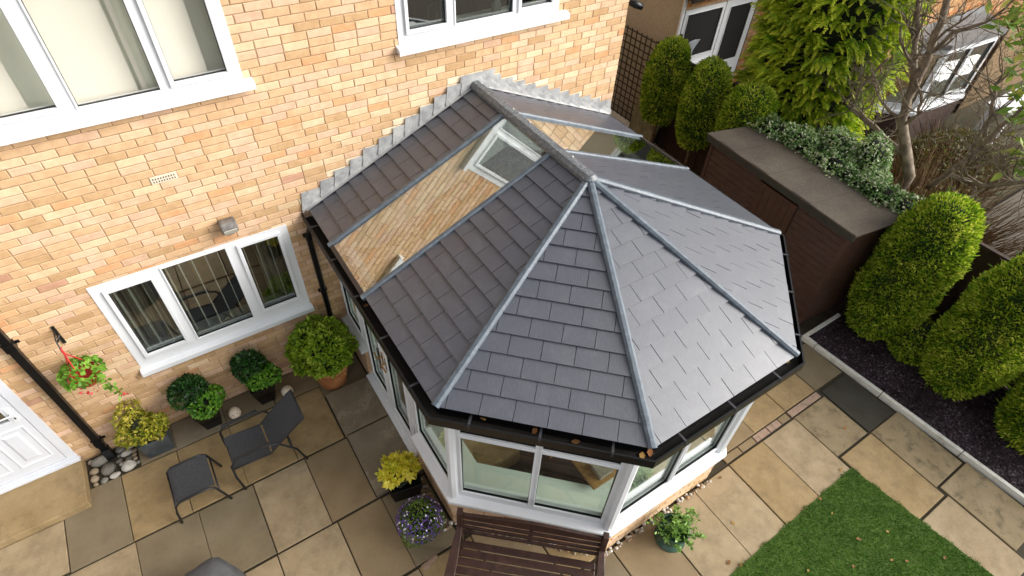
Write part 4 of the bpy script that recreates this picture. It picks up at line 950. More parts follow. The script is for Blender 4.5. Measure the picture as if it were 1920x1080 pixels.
# pebbles along the dwarf wall foot
Vp = MB()
for i in (1, 2):
    p, e, n_, L = seg(DW_O, i)
    for k in range(95):
        s, d = rnd.uniform(-.03, L + .05), rnd.uniform(.01, .06); c = p + e * s + n_ * d; q = rnd.uniform(.012, .026); Vp.blob((c[0], c[1], q * .4 - .003), (q, q * .8, q * .6), k, .15, 6, 4, rnd.randrange(4))
for k in range(60):
    c = (rnd.uniform(.93, 1.03), rnd.uniform(-2.9, -2.2)); q = rnd.uniform(.012, .024); Vp.blob((c[0], c[1], q * .4 - .003), (q, q * .8, q * .6), k, .15, 6, 4, rnd.randrange(4))
tag(Vp.build('pebbles', [COB[0], COB[3], pm('peb_brown', ['8c6a4a', 'a88660'], 9, .7), pm('peb_white', ['b9b4aa', 'cfcac0'], 9, .7)], None, True), 'small mixed pebbles along the foot of the conservatory wall', 'pebbles', kind='stuff')
# fallen leaves
LF = [leafm('dead_leaf_%d' % k, c, .15, .7) for k, c in enumerate((['8a6a34', 'a88448'], ['8e5a30', 'a06c40'], ['6c4a28', '845c34']))]
def leaf(x, y, z, s, k, lab, grp):
    a = rnd.uniform(0, 6.28); V = []; n = 7; m = MB()
    for i in range(n + 1):
        t = i / n; hw = math.sin(math.pi * t) ** .8 * .26 * (1 + .3 * (i % 2))
        for q in (-hw, 0, hw): V.append((t - .5, q, .12 * abs(q) + .10 * (t - .5) ** 2))
    Fs = [(3 * i + j, 3 * i + j + 1, 3 * i + 4 + j, 3 * i + 3 + j) for i in range(n) for j in (0, 1)]
    V = [(x + s * (p[0] * math.cos(a) - p[1] * math.sin(a)), y + s * (p[0] * math.sin(a) + p[1] * math.cos(a)), z + s * p[2] * 1.6 + rnd.uniform(-.1, .2) * s * p[0]) for p in V]
    m.add(V, Fs); return tag(m.build('fallen_leaf', LF[k % 3], None, True), lab, 'leaf', grp)
for k, (u, v) in enumerate(((1560, 963), (1608, 1010), (1612, 1012), (1672, 1050), (1700, 1052), (1771, 1046), (1664, 997), (1538, 935), (1600, 1062), (1515, 1070))):
    p = onz(u, v, .02); leaf(p[0], p[1], .024, rnd.uniform(.03, .05), k, 'fallen brown leaf lying on the green lawn', 'fallen leaves on the lawn')
for k, (u, v) in enumerate(((1374, 981), (1584, 803), (1366, 1055), (1576, 881), (1389, 1060), (1350, 896), (1255, 1028))):
    p = onz(u, v, .0); leaf(p[0], p[1], .006, rnd.uniform(.04, .06), k, 'fallen brown leaf lying on the stone paving', 'fallen leaves on the paving')
for k, (u, v) in enumerate(((905, 780), (1003, 805), (1080, 826), (1205, 852), (1220, 846), (686, 570), (1478, 675), (600, 420))):
    p = onz(u, v, 2.33); leaf(p[0], p[1], 2.31, rnd.uniform(.05, .075), k, 'fallen brown leaf lying in the black gutter', 'fallen leaves in the gutter')

# ================================================================== BORDER, SHED, HEDGES
KE = pm('white_edging', ['c4c2b8', 'd6d4ca', 'b4b1a4'], 5, .7, .2, 60, stain=('8f8d7c', 8, .55, .75, .5))
ka, kb = np.array([6.60, -3.235, 0]), np.array([6.83, -6.9, 0]); kd = (kb - ka) / np.linalg.norm(kb - ka); kn = np.array([-kd[1], kd[0], 0])
edge = root('border_edging', 'white painted edging along the slate border', 'edging', tuple(ka))
for s0, s1 in ((.0, .16), (.165, 1.15), (1.155, 2.2), (2.205, 3.6)):
    m = MB(); m.obox(ka, kd, kn, s0, s1 - .003, 0, .055 + .004 * (s0 == 0), -.04, .065 + .006 * (s0 == 0)); m.build('edging_length', KE, edge, bevel=.008)
m = MB(); m.obox(ka, (1, 0, 0), (0, 1, 0), -.0, .85, .002, .055, -.04, .062); m.build('edging_length', KE, edge, bevel=.008)
BS = pm('border_soil', ['1c1316', '2a1c20', '33262b'], 8, .95, .5, 40)
m = MB(); m.prism([(6.64, -3.2, -.04), (6.86, -6.95, -.04), (8.3, -6.95, -.04), (8.3, -3.2, -.04)], (0, 0, .06)); tag(m.build('border', BS), kind='structure')
n = 14000; P = np.stack([RG.uniform(6.66, 8.25, n), RG.uniform(-6.8, -3.2, n), RG.uniform(.02, .03, n)], 1); P = P[P[:, 0] > 6.67 - (P[:, 1] + 3.235) * .063]
V = leaves(P, np.tile([0, 0, 1.0], (len(P), 1)), .034, .026, .25, .9)
tag(fast_quads('slate_chippings', V, [leafm('slate_chip', ['1e1418', '2e2126', '40323a', '5a4c55'], 0, .45, 2.0)]), 'purple slate chippings covering the border', 'chippings', kind='stuff')

# shed
SHW = pm('shed_paint', ['33201a', '432c22', '543a2d'], 9, .55, .3, 40, stretch=(1, 1, 5), rvar=.1)
sh_rot = -.064
shed = root('shed', 'dark brown timber shed with grey felt roof beside the conservatory', 'shed', (6.74, -3.0, 0), None, sh_rot)
def sobj(m, name, mat, parent=shed, bevel=0): o = m.build(name, mat, parent, bevel=bevel, inv=False); return o
SLN, SDP, HF, HB = 2.45, .95, 1.80, 1.68
m = MB(); m.box(.012, SDP, .012, SLN - .012, .0, 1.66); sobj(m, 'shed_core', SHW)
def shiplap(y0, y1, z, x):
    m = MB(); V = [(x, y0, z), (x, y1, z), (x - .026, y0, z + .003), (x - .026, y1, z + .003), (x - .020, y0, z + .080), (x - .020, y1, z + .080), (x + .002, y0, z + .0995), (x + .002, y1, z + .0995)]
    m.add(V, [(1, 0, 2, 3), (3, 2, 4, 5), (5, 4, 6, 7), (0, 6, 4, 2), (1, 3, 5, 7)]); return m
for k in range(17):
    z = .05 + k * .1
    for y0, y1 in ((.03, .78), (1.46, SLN - .03)) if z > .25 else ((.03, SLN - .03),): sobj(shiplap(y0, y1, z, .008), 'board', SHW)
for k in range(16):
    z = .05 + k * .1; m = MB(); V = [(.03, .008, z), (SDP, .008, z), (.03, -.006, z + .003), (SDP, -.006, z + .003), (.03, .004, z + .098), (SDP, .004, z + .098)]
    m.add(V, [(0, 1, 3, 2), (2, 3, 5, 4)]); sobj(m, 'board', SHW)
for k in range(6):
    m = MB(); m.box(-.030, .008, .79 + k * .1105, .79 + (k + 1) * .1105 - .004, .22, 1.66); sobj(m, 'door_board', pm('shed_door_paint', ['362116', '44291a', '502f1c'], 14, .6, .3, 40), bevel=.003)
for y0 in (-.02, SLN - .03): m = MB(); m.box(-.036, .03, y0, y0 + .05, 0, 1.7); sobj(m, 'corner_trim', SHW)
FELT = pm('roof_felt', [c8(62, 55, 46), c8(74, 66, 56), c8(86, 77, 66)], 30, .85, .5, 220, stain=(c8(112, 100, 84), 1.6, .45, .8, .6), detail=9)
m = MB(); m.prism([(-.09, -.10, HF + .02), (SDP + .06, -.10, HB + .01), (SDP + .06, -.10, HB + .03), (-.09, -.10, HF + .05), (-.10, -.10, HF + .04)], (0, SLN + .2, 0)); rf = sobj(m, 'roof', FELT, bevel=.003)
m = MB(); m.box(-.085, -.065, -.09, SLN + .09, HF - .07, HF + .019); sobj(m, 'fascia', pm('green_fascia', ['2b2a22', '37362c'], 9, .7))
for y in (.62, 1.35, 2.0):
    m = MB(); m.prism([(-.085, y, HF + .0505), (SDP + .05, y, HB + .0305), (SDP + .05, y + .3, HB + .033), (-.085, y + .3, HF + .053)], (0, 0, .0035)); sobj(m, 'felt_strip', FELT, rf)

# fence
FEN = pm('fence_brown', ['2a1a13', '38241a', '452d20'], 9, .8, .4, 40, stretch=(1, 1, .3))
FX = 8.36
fence = root('garden_fence', 'dark brown boarded fence behind the shed and hedges', 'fence', (FX, -2, 0))
proto = MB().box(-.009, .009, -.058, .058, 0, 1).mesh('fence_board', FEN)
y = 2.15
k = 0
while y > -7.4:
    h_ = 1.8 if y > .2 else (1.55 if y < -2.2 else 1.66); o = mkobj('fence_board', proto, fence); o.location = (FX - (.012 if k % 2 else -.004), y, 0); o.scale = (1, 1, h_ + rnd.uniform(-.012, .012)); y -= .108; k += 1
for y in np.arange(2.2, -7.5, -1.83):
    m = MB(); m.box(FX - .05, FX + .05, y - .05, y + .05, 0, 1.92 if y > .2 else 1.62); m.build('fence_post', FEN, fence, bevel=.005)
for y0, y1, z in ((.2, 2.15, 1.80), (-2.2, .2, 1.66), (-7.4, -2.2, 1.55)):
    m = MB(); m.box(FX - .03, FX + .03, y0 + .004, y1 - .004, z + .012, z + .04); m.build('fence_rail', FEN, fence)
# trellis
TRL = pm('trellis_wood', ['2c2318', '3a2f20', '4a3c2a'], 12, .85)
TX = 8.25
tre = root('trellis', 'dark square lattice trellis beyond the house corner', 'trellis', (TX, 2.9, .1))
for k in range(12): m = MB(); y = 2.22 + k * .135; m.box(TX - .006, TX + .006, y - .011, y + .011, .16, 1.95); m.build('slat', TRL, tre)
for k in range(14): m = MB(); z = .2 + k * .132; m.box(TX - .018, TX - .0065, 2.18, 3.76, z - .011, z + .011); m.build('slat', TRL, tre)
m = MB(); m.box(TX - .03, TX + .03, 2.15, 3.8, -.02, .155); m.build('gravel_board', KE, tre, bevel=.006)
# paving slabs leaning on the fence
MOSSY = pm('mossy_stone', ['5c553c', '726a4c', '857c5e'], 7, .9, .4, 60, stain=('3f4424', 6, .5, .7, .6))
for k, (y, h_, lean, x0) in enumerate(((2.05, .85, .13, 8.05), (1.86, .62, .2, 7.92))):
    m = MB(); m.prism([(x0 + lean, y - .3, h_), (x0, y - .3, 0), (x0 + .05, y - .3, 0), (x0 + lean + .05, y - .3, h_)], (0, .58, 0))
    tag(m.build('leaning_slab', MOSSY, None, bevel=.01), ('tall mossy paving slab leaning against the fence by the trellis', 'shorter mossy paving slab leaning in front of the taller one')[k], 'slab')
# small security camera on the house corner
sc_ = root('security_camera', 'small black camera at the house corner under the eaves', 'camera', (5.16, -.02, 3.8))
m = MB(); m.tube([(5.165, .03, 3.83), (5.22, .0, 3.83)], .018, 10); m.build('mount', BLACKP, sc_, True)
m = MB(); m.tube([(5.19, .02, 3.82), (5.25, -.02, 3.80), (5.33, -.07, 3.77)], [.03, .045, .035], 12); m.build('camera_body', BLACKP, sc_, True)

# ---- clipped topiary
TH = leafm('thuja', ['3c5c10', '648816', '92ae26', 'b6c43a', 'd2d45a'], .38, .6, 4.0)
THC = pm('thuja_core', ['16220a', '22340d', '2f4210'], 14, .95, .6, 40)
def topiary(name, label, x, y, z0, z1, r, group, n, trunk=True, egg=.0, base=.55, lean=(0, 0)):
    t = root(name, label, 'hedge' if not trunk else 'tree', (x, y, 0), group)
    hgt = z1 - z0
    def prof(f_): return r * min(1, (1 - (1 - min(f_ / .28, 1)) ** 2) * (1 - base) + base) * math.sqrt(max(0, 1 - max(0, (f_ - .58) / .42) ** 2.3))
    core = MB(); core.lathe((x, y, z0), [(max(.01, prof(f_) * .9), hgt * f_ * .985) for f_ in np.linspace(0, 1, 16)], 20)
    core.v = [(v[0] + lean[0] * (v[2] - z0), v[1] + lean[1] * (v[2] - z0), v[2]) for v in core.v]
    fz = RG.uniform(0, 1, n * 3); rr = np.array([prof(q) for q in fz]); keep = RG.uniform(0, 1, len(fz)) < (rr / r + .12); fz, rr = fz[keep][:n], rr[keep][:n]
    a = RG.uniform(0, 2 * math.pi, len(fz)); dr = np.array([(prof(min(q + .02, 1)) - prof(max(q - .02, 0))) / (.04 * hgt) for q in fz])
    Nn = nrm(np.stack([np.cos(a), np.sin(a), np.clip(-dr, -3, 6)], 1))
    P = np.stack([x + rr * np.cos(a), y + rr * np.sin(a), z0 + fz * hgt], 1); P += Nn * (lump(P, .022, 9, x)[:, None] + RG.uniform(-.07, .0, (len(P), 1)))
    P[:, 0] += lean[0] * (P[:, 2] - z0); P[:, 1] += lean[1] * (P[:, 2] - z0)
    V = leaves(P, Nn, .055, .02, .55, 0, .5)
    q = RG.integers(0, len(P), max(20, n // 120)); V = np.concatenate([V, leaves(P[q] + Nn[q] * .03, Nn[q], .085, .016, .35, 0, .9)])
    fast_quads('crown', V, [TH, THC], t, extra=core)
    if trunk: m = MB(); m.tube([(x, y, -.02), (x + .01, y, z0 * .5), (x, y + .01, z0 + .15)], [.045, .035, .035], 8); m.build('trunk', pm('bark', ['4a3b2a', '5e4c38', '6f5c46'], 14, .9, .5, 40), t, True)
    return t
topiary('clipped_conifer', 'tall column-shaped conifer hedge beside the shed end', 7.60, -3.58, .10, 2.36, .47, 'column hedges in the slate border', 30000, True, base=.62)
topiary('clipped_conifer', 'second column-shaped conifer hedge along the slate border', 7.66, -4.72, .06, 2.25, .47, 'column hedges in the slate border', 30000, True, base=.62)
topiary('clipped_conifer', 'low rounded conifer hedge at the right edge of the picture', 7.78, -5.80, .02, 1.25, .50, 'column hedges in the slate border', 20000, True, base=.7)
topiary('low_conifer', 'small dark conifer clump between the two column hedges', 7.72, -4.14, .02, .55, .3, None, 6000, True, base=.7)
topiary('topiary_tree', 'clipped oval conifer on a bare trunk by the trellis', 7.97, 1.55, .74, 2.28, .36, 'clipped conifers along the fence', 15000)
topiary('topiary_tree', 'middle clipped oval conifer on a bare trunk behind the shed', 7.97, .62, .74, 2.28, .38, 'clipped conifers along the fence', 15000)
topiary('topiary_tree', 'shortest clipped round conifer just behind the shed roof', 8.0, -.25, 1.3, 2.2, .40, 'clipped conifers along the fence', 12000, base=.7)

# ---- golden conifer
con = root('golden_conifer', 'large golden-green conifer with feathery drooping sprays behind the shed', 'tree', (9.55, -.35, 0))
core = MB(); core.lathe((9.55, -.22, .3), [(.65, 0), (.85, .8), (.85, 2.0), (.7, 3.2), (.4, 4.2), (.05, 4.8)], 18)
Vs = []; tips = []
for k in range(4600):
    f_ = RG.uniform(0, 1) ** .9; z = .5 + 4.5 * f_; rr = 1.14 * (1 - max(0, (f_ - .55) / .45) ** 1.8 * .9) * (.8 + .2 * min(1, f_ / .2)); a = RG.uniform(0, 6.283)
    if math.cos(a - math.pi) < -.35: continue
    rr *= RG.uniform(.82, 1.06) + .05 * math.sin(5 * a + 3 * z)
    d = np.array([math.cos(a), math.sin(a), RG.uniform(-.1, .45)]); d /= np.linalg.norm(d); base = np.array([9.55 + rr * math.cos(a) * .85, -.22 + rr * math.sin(a) * .85, z]); ln = RG.uniform(.14, .30)
    d = nrm(d + RG.normal(size=3) * .35); sd_ = nrm(np.cross(d, [RG.normal() * .5, RG.normal() * .5, 1])); nl = 13
    t = np.linspace(.05, 1, nl); sg = np.where(np.arange(nl) % 2, 1, -1)
    P = base + d * (t[:, None] * ln) + np.array([0, 0, -1]) * (t[:, None] ** 2 * ln * RG.uniform(.1, .6))
    ax = nrm(d * .75 + sd_ * (sg[:, None] * .8) * (1.05 - t[:, None]) + [0, 0, -.25]); b = nrm(np.cross(ax, np.cross(d, sd_) + RG.normal(size=(nl, 3)) * .2)); l = (.06 + .075 * (1 - t[:, None])) * RG.uniform(.8, 1.2)
    Vs.append(np.stack([P, P + ax * l * .5 + b * .019, P + ax * l, P + ax * l * .5 - b * .019], 1)); tips.append(np.clip((t - .25) * RG.uniform(.5, 1.3), 0, 1) * .9)
V = np.concatenate(Vs); tp = np.concatenate(tips)
fast_quads('crown', V, [leafm('conifer_leaf', ['4c7c10', '7aa41a', 'a6c02a', 'c6d440'], .45, .6, 1.6, tip='dede4c'), pm('conifer_core', ['0c1405', '16200a'], 9, .95)], con, tip=tp, extra=core)
m = MB(); m.tube([(9.55, -.35, -.04), (9.55, -.35, 1.5)], [.14, .1], 10); m.build('trunk', pm('bark', [], 14), con)

# ---- variegated ivy behind the shed
ivy = root('variegated_ivy', 'grey-green variegated ivy spilling over the back edge of the shed roof', 'ivy', (7.95, -1.9, 0))
bls = []
for k in range(15):
    t = k / 14; y = -.75 - 2.25 * t + rnd.uniform(-.05, .05); bls.append(((7.92 + .12 * rnd.random() - .02 * t, y, 1.72 + .12 * rnd.random() - .1 * t), (.22, .2, .2)))
for k in range(12): bls.append(((8.35 + rnd.uniform(-.2, .5), rnd.uniform(-2.7, -1.3), 1.6 + rnd.uniform(-.3, .4)), (.24, .24, .22)))
core = MB()
for c, r_ in bls: core.blob(c, tuple(q * .7 for q in r_), 3, .15, 8, 6)
st = core
V = bush_quads(bls, 22000, .042, .032, .7, .5, -.8, .07, 16)
nv = RG.uniform(0, 1, len(V))
fast_quads('foliage', V, [leafm('ivy_leaf', ['33541e', '527a36', '7c9c58', 'a6b880'], .3, .45, 3), COREM, leafm('ivy_pale', ['a6b48e', 'c6cca8', 'dde0c4'], .3, .45)], ivy, mi=np.where(nv < .25, 2, 0), extra=core)
m = MB()
for k in range(6): y = -1.0 - .35 * k; m.tube([(8.1, y, -.03), (8.0, y + .1, .9), (8.0, y, 1.7)], [.02, .018, .01], 6)
m.build('stem', pm('bark', [], 14), ivy)

# ---- bare branching shrub-tree
BARK = pm('grey_bark', ['4d4236', '675a4b', '80725f', '8d8272'], 9, .9, .5, 40)
def branch(mb, p, d, ln, r, depth, rr_, kink=.22, ups=.1):
    pts = [p]; rads = [r]; n = 4; dd = np.array(d, float)
    for i in range(n):
        dd = dd + np.array([rr_.gauss(0, kink), rr_.gauss(0, kink), rr_.gauss(ups, kink * .8)]); dd /= np.linalg.norm(dd); pts.append(pts[-1] + dd * ln / n); rads.append(r * (1 - .5 * (i + 1) / n))
    mb.tube(pts, rads, 6 if r > .015 else 4)
    if depth <= 0: return
    for k in range(rr_.choice((3, 4, 4, 5)) if depth > 1 else 4):
        i = rr_.randint(1, n); q = pts[i]; nd = dd + np.array([rr_.gauss(0, .7), rr_.gauss(0, .7), rr_.gauss(.1, .5)]); nd /= np.linalg.norm(nd)
        branch(mb, q, nd, ln * rr_.uniform(.45, .75), rads[i] * .62, depth - 1, rr_, kink, ups)
bt = root('bare_tree', 'leafless grey-barked tree with tangled branches in front of the neighbouring bay window', 'tree', (9.05, -2.35, 0))
rr_ = random.Random(11)
def bp(u, v, x): return onx(u, v, x)
for k, (path, rad) in enumerate((
        ([(9.1, -2.45, -.04), bp(1705, 330, 9.05), bp(1692, 225, 9.05), bp(1712, 165, 9.1), bp(1745, 95, 9.1), bp(1768, 20, 9.1), bp(1790, -60, 9.1)], [.11, .10, .085, .075, .065, .055, .045]),
        ([bp(1708, 172, 9.1), bp(1716, 110, 9.15), bp(1718, 50, 9.15), bp(1722, -20, 9.15)], [.055, .05, .042, .035]),
        ([bp(1700, 300, 9.05), bp(1640, 235, 9.0), bp(1600, 205, 9.0), bp(1575, 180, 8.95)], [.05, .04, .03, .02]),
        ([bp(1650, 250, 9.0), bp(1575, 190, 9.0), bp(1620, 160, 9.0), bp(1665, 110, 9.0)], [.04, .035, .028, .02]),
        ([bp(1740, 350, 9.0), bp(1790, 320, 8.9), bp(1850, 260, 8.9), bp(1930, 190, 8.9)], [.05, .045, .035, .03]),
        ([bp(1780, 330, 8.9), bp(1850, 350, 8.8), bp(1930, 340, 8.8)], [.045, .04, .03]),
        ([bp(1745, 95, 9.1), bp(1790, 60, 9.0), bp(1850, 40, 9.0), bp(1900, 0, 9.0)], [.035, .03, .022, .015]),
        ([bp(1690, 240, 9.05), bp(1722, 215, 9.0), bp(1728, 180, 9.0), bp(1718, 150, 9.0)], [.035, .03, .025, .02]),
        ([bp(1850, 255, 8.9), bp(1858, 200, 8.9), bp(1880, 140, 8.9)], [.035, .03, .02]))):
    m = MB(); 
    P_ = [np.array(q) for q in path]; sm = []; sr = []
    for i in range(len(P_) - 1):
        for t in (0, .33, .66): sm.append(P_[i] * (1 - t) + P_[i + 1] * t + np.array([0, rr_.gauss(0, .012), rr_.gauss(0, .012)])); sr.append(rad[i] * (1 - t) + rad[i + 1] * t)
    sm.append(P_[-1]); sr.append(rad[-1]); m.tube([q for q in sm], [q * .8 for q in sr], 9)
    bo = m.build('trunk' if k == 0 else 'limb', BARK, bt, True)
    tw = MB()
    for j in range(13 if k else 10):
        i = rr_.randint(len(sm) // 3, len(sm) - 1); d = nrm(np.array([rr_.gauss(0, .5), rr_.gauss(0, .8), rr_.gauss(.3, .6)])); branch(tw, sm[i], d, rr_.uniform(.35, .8), sr[i] * .35, 2, rr_)
    tag(tw.build('twigs', BARK, bt), kind='stuff')
# ---- brown twiggy shrub
ts = root('twiggy_shrub', 'dense shrub of fine reddish-brown twigs below the bare tree', 'shrub', (9.35, -3.1, 0))
m = MB(); rr_ = random.Random(5)
for k in range(900):
    a = rr_.uniform(0, 6.28); q = rr_.uniform(0, .85); p0 = np.array([9.45 + q * .8 * math.cos(a), -2.9 + q * math.sin(a), .1]); d = np.array([math.cos(a) * .35, math.sin(a) * .6, 1]) + np.array([rr_.gauss(0, .15), rr_.gauss(0, .2), 0]); d /= np.linalg.norm(d); L = rr_.uniform(1.0, 1.7)
    m.tube([p0, p0 + d * L * .5 + np.array([0, rr_.gauss(0, .05), 0]), p0 + d * L], [.008, .006, .003], 3, cap=False)
tag(m.build('stems', pm('russet_twig', ['3e2a18', '5a3f24', '6e5430', '4c4a20'], 5, .9), ts), kind='stuff')
V = bush_quads([((9.35, -3.1, .95), (.5, .6, .6))], 900, .04, .02, .8, .4)
fast_quads('foliage', V, [leafm('russet_leaf', ['4c4a1a', '6b6428', '5a3f1e'], .3)], ts)
ts2 = root('twiggy_shrub', 'low leafy tangle of twigs at the foot of the neighbouring bay window', 'shrub', (12.5, -2.0, 0))
m = MB()
for k in range(700):
    a = rr_.uniform(0, 6.28); q = rr_.uniform(0, 1.0); p0 = np.array([12.5 + q * 1.2 * math.cos(a), -2.0 + q * .75 * math.sin(a), 0]); d = np.array([math.cos(a) * .4, math.sin(a) * .6, 1]) + np.array([rr_.gauss(0, .25), rr_.gauss(0, .3), 0]); d /= np.linalg.norm(d); L = rr_.uniform(.45, 1.0)
    m.tube([p0, p0 + d * L * .5 + np.array([0, rr_.gauss(0, .08), 0]), p0 + d * L], [.009, .007, .003], 3, cap=False)
tag(m.build('stems', pm('russet_twig', []), ts2), kind='stuff')
V = bush_quads([((12.5, -2.0, .35), (1.3, .75, .45))], 5200, .06, .035, .8, .4)
fast_quads('foliage', V, [leafm('low_leaf', ['3c4a1a', '5a5c2a', '6a6434', '5a4628'], .3)], ts2)
# ---- big-leaved shrub at the right edge
rl = root('broadleaf_shrub', 'big-leaved green shrub reaching in from the right edge of the picture', 'shrub', (9.3, -4.3, 0))
m = MB(); P = []; Nn = []
rr_ = random.Random(8)
for (u, v) in ((1905, 55), (1912, 20), (1915, 95), (1900, 180), (1915, 215), (1908, 300), (1915, 320), (1920, 130), (1890, 35), (1925, 60), (1930, 250)):
    c = onx(u + 12, v, 8.95); m.tube([(9.3, -4.3, .0), (9.25, -4.3 + rr_.uniform(-.2, .1), 1.4), (c + np.array([9.3, -4.2, 2.2])) / 2, c], [.02, .014, .01, .005], 5)
    for j in range(30): P.append(c + RG.normal(size=3) * [.12, .11, .09]); Nn.append(nrm(RG.normal(size=3) * .5 + [-.2, -.1, .9]))
m.build('stem', BARK, rl)
fast_quads('foliage', leaves(np.array(P), np.array(Nn), .17, .07, .4, .75), [leafm('broad_leaf', ['55782a', '77963a', '98ac4e', 'b6ac54'], .35)], rl)

# ================================================================== NEIGHBOUR
NB = [pm('far_' + n_, c, 9, .9) for n_, c in (('a', ['a67a48', 'b88c58']), ('b', ['95693c', 'a87c4c']), ('c', ['b88a60', 'c69a70']), ('d', ['a4652f', 'b4753c']))]
nh = root('neighbour_house', 'neighbouring brick and pebbledash house with white windows', 'house', (12, 2.5, 0))
NX, NYY = 8.53, 2.0
m = MB(); m.box(NX + .01, 12.0, NYY + .01, 7, -.04, 2.72); m.build('wall', MORTAR, nh)
m = MB(); m.box(NX - .01, NX + .006, NYY + .03, 7, -.04, 3.6); m.build('pebbledash_wall', pm('pebbledash', ['8a7c68', 'a5967f', 'c4b59c', '74685a'], 95, .95, .8, 120, detail=2), nh)
m = MB(); m.box(NX - .04, NX + .02, NYY - .014, NYY + .025, -.02, 2.72); m.build('corner_trim', WHITE, nh)
m = MB(); m.box(NX - .1, 12.1, NYY - .2, NYY + .1, 2.74, 2.84); m.box(NX - .1, 12.1, NYY - .24, NYY - .2, 2.72, 2.88); m.build('eaves', pm('dark_eaves', ['241c18', '31261f'], 9, .6), nh)
m = MB(); m.prism([(NX - .12, NYY - .3, 2.86), (NX - .12, NYY + 3, 4.0), (NX - .12, NYY + 5, 2.86)], (3.6, 0, 0)); m.build('roof', UNDER, nh)
def far_bricks(x0, x1, y, z0, z1, holes, name='brickwork'):
    b = MB(); r = 0; z = z0
    while z < z1 - .03:
        x = x0 + (.1125 if r % 2 else 0) - .1
        while x < x1:
            a, c = max(x, x0), min(x + .215, x1)
            if c - a > .03 and not any(h[0] < (a + c) / 2 < h[1] and h[2] < z + .03 < h[3] for h in holes): brick_geo(c - a, .065, .008, b, (a, y, z), rnd.randrange(4) if rnd.random() < .75 else 1)
            x += .225
        z += .075; r += 1
    tag(b.build(name, NB, nh), kind='stuff')
far_bricks(NX + .03, 11.9, NYY + .01, 0, 2.7, [(8.6, 10.6, 1.40, 2.52), (9.66, 10.6, 0, 2.52)])
frame_window(nh, 'window', (0, NYY, 0), EX, NY, [(8.66, 9.56, 1.60, 2.42)], (8.58, 9.64, 1.48, 2.50), glass=DGLASS, sill=(8.55, 9.66, 1.40, 1.475, .06))
frame_window(nh, 'door', (0, NYY, 0), EX, NY, [(9.80, 10.40, 1.30, 2.38), (9.80, 10.40, .3, 1.1)], (9.66, 10.55, .1, 2.50), glass=DGLASS)
m = MB(); m.box(9.71, 9.75, NYY - .03, NYY - .01, 1.15, 1.32); m.tube([(9.73, NYY - .02, 1.3), (9.73, NYY - .07, 1.3), (9.85, NYY - .07, 1.3)], .012, 7); m.build('door_handle', WHITE, nh)
m = MB(); m.box(8.55, 10.6, NYY + .004, NYY + .008, .1, 2.5); m.build('dark_pane_sheet', pm('deep_dark', ['0b0a09', '141210'], 3, .9), nh)  # near-black sheet at the glazing paints the shade of the unlit rooms
m = MB(); m.lathe((9.0, NYY - .005, 1.62), [(.02, 0), (.02, .1), (.16, .28), (.01, .30)], 20); m.v = [(v[0], NYY - .02 + (v[1] - NYY) * .06, v[2]) for v in m.v]; m.build('lamp_shade', pm('shade_grey', ['8a9098', 'a0a6ad'], 5, .6), nh)
m = MB(); m.box(8.56, 8.6, NYY - .05, NYY - .005, .2, 2.1); m.build('timber_post', FEN, nh)
# main wing with bay
far_y = -.12
m = MB(); m.box(12.02, 23, far_y + .01, 8, -.04, 6); m.build('wall', MORTAR, nh)
far_bricks(12.02, 19, far_y + .01, .3, 4.2, [])
C0, C1, C2, C3 = [onz(u, v, .72)[:2] for u, v in ((1631, 200), (1712, 210), (1806, 176), (1846, 92))]
C3 = np.array([C2[0] + .6, far_y - .05])
C0w = np.array([C0[0] - .1, far_y - .05])
bay = MB()
def bayseg(p, q, tag_):
    p3, q3 = np.array([*p, 0]), np.array([*q, 0]); L = np.linalg.norm(q3 - p3); e = (q3 - p3) / L; n_ = np.array([e[1], -e[0], 0])
    nl = max(1, round(L / 1.0)); pw = (L - .12) / nl
    frame_window(nh, 'window', p3, e, n_, [(.09 + k_ * pw, .03 + (k_ + 1) * pw, .86, 1.88) for k_ in range(nl)], (0.01, L - .01, .72, 2.0), glass=DGLASS, proud=0)
    mm = MB(); mm.obox(p3, e, n_, .005, L - .005, -.1, .05, .64, .72); mm.build('sill', WHITE, nh, bevel=.006)
    mm = MB(); mm.obox(p3, e, n_, 0.01, L - .01, -.1, .0, -.04, .64); mm.build('bay_base', FEN, nh)
bayseg(C0w, C0, 0) if False else None
bayseg(C0, C1, 1); bayseg(C1, C2, 2); bayseg(C2, C3, 3)
m = MB(); ctr = np.array([(C0[0] + C3[0]) / 2, far_y]); 
rp = [C0 + (C0 - ctr) * .06, C1 + (C1 - ctr) * .06, C2 + (C2 - ctr) * .06, C3 + (C3 - ctr) * .06, np.array([C3[0] + .05, far_y - .01]), np.array([C0[0] - .05, far_y - .01])]
zz = [2.0, 2.0, 2.0, 2.0, 2.12, 2.12]; n = 6
m.add([(*p, z) for p, z in zip(rp, zz)] + [(*p, z + .09) for p, z in zip(rp, zz)], [tuple(range(6))[::-1], tuple(range(6, 12))] + [(i, (i + 1) % 6, 6 + (i + 1) % 6, 6 + i) for i in range(6)]); m.build('bay_roof', pm('far_felt', [c8(88, 88, 90), c8(108, 108, 108), c8(74, 72, 70)], 4, .8), nh)
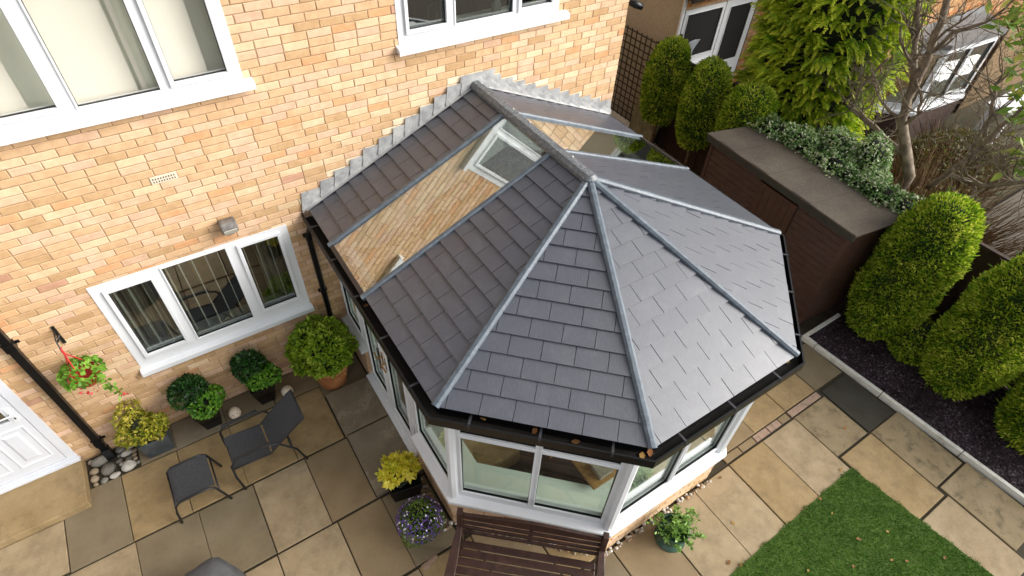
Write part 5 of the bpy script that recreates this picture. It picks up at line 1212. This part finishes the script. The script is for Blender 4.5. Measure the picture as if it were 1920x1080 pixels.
m = MB(); m.prism([(*p, .75) for p in (C0 * .9 + ctr * .1, C1 * .85 + ctr * .15, C2 * .9 + ctr * .1, [C3[0] - .1, far_y - .02], [C0[0] + .1, far_y - .02])], (0, 0, .03)); m.build('bay_shelf', pm('far_shelf', ['a8a59c', 'bcb9b0'], 4, .6), nh)
# white garden screen and slatted boards to the right of the bay
scr = root('slatted_screen', 'brown horizontal slatted screen right of the neighbouring bay window', 'screen', (C3[0] + .6, far_y - .6, 0))
for k in range(22): m = MB(); m.box(C3[0] + .1, C3[0] + 3.2, far_y - .62, far_y - .6, .1 + k * .095, .17 + k * .095); m.build('slat', pm('screen_wood', ['6b5434', '7f6642', '54442c'], 8, .8), scr)
for x in (C3[0] + .15, C3[0] + 1.6): m = MB(); m.box(x, x + .07, far_y - .598, far_y - .53, 0, 2.3); m.build('post', FEN, scr)
wb = onz(1890, 200, .4)
tab = root('white_garden_table', 'white garden table and frame beyond the bare tree', 'table', (wb[0], wb[1], 0))
m = MB(); m.box(wb[0] - 1.2, wb[0] + 1.1, wb[1] - .5, wb[1] + .1, .70, .75); m.build('tabletop', WHITE, tab, bevel=.01)
for a in (-1.1, .95):
    for b in (-.42, -.05): m = MB(); m.box(wb[0] + a, wb[0] + a + .08, wb[1] + b, wb[1] + b + .08, -.04, .70); m.build('leg', WHITE, tab)
# neighbouring deck
DK = pm('weathered_deck', ['3f382c', '4d4537', '5b5243'], 5, .85, .4, 40, stretch=(.3, 4, 1), island=.2)
m = MB(); m.box(8.55, 16, -7.2, -3.05, -.04, .02); deck = tag(m.build('deck', pm('deck_gap', ['15120e', '1d1913'], 9, .9)), kind='structure')
for k in range(29): m = MB(); y = -7.15 + k * .141; m.box(8.57, 15.95, y, y + .133, .021, .05 + rnd.uniform(-.002, .002)); m.build('deck_board', DK, deck)
GL = pm('rough_ground', ['2c2b17', '3b3820', '4a4028', '33301c'], 3, .95, .5, 30)
m = MB(); m.box(8.4, 30, -3.0, .7, -.044, -.01); tag(m.build('neighbour_garden', GL), kind='structure')
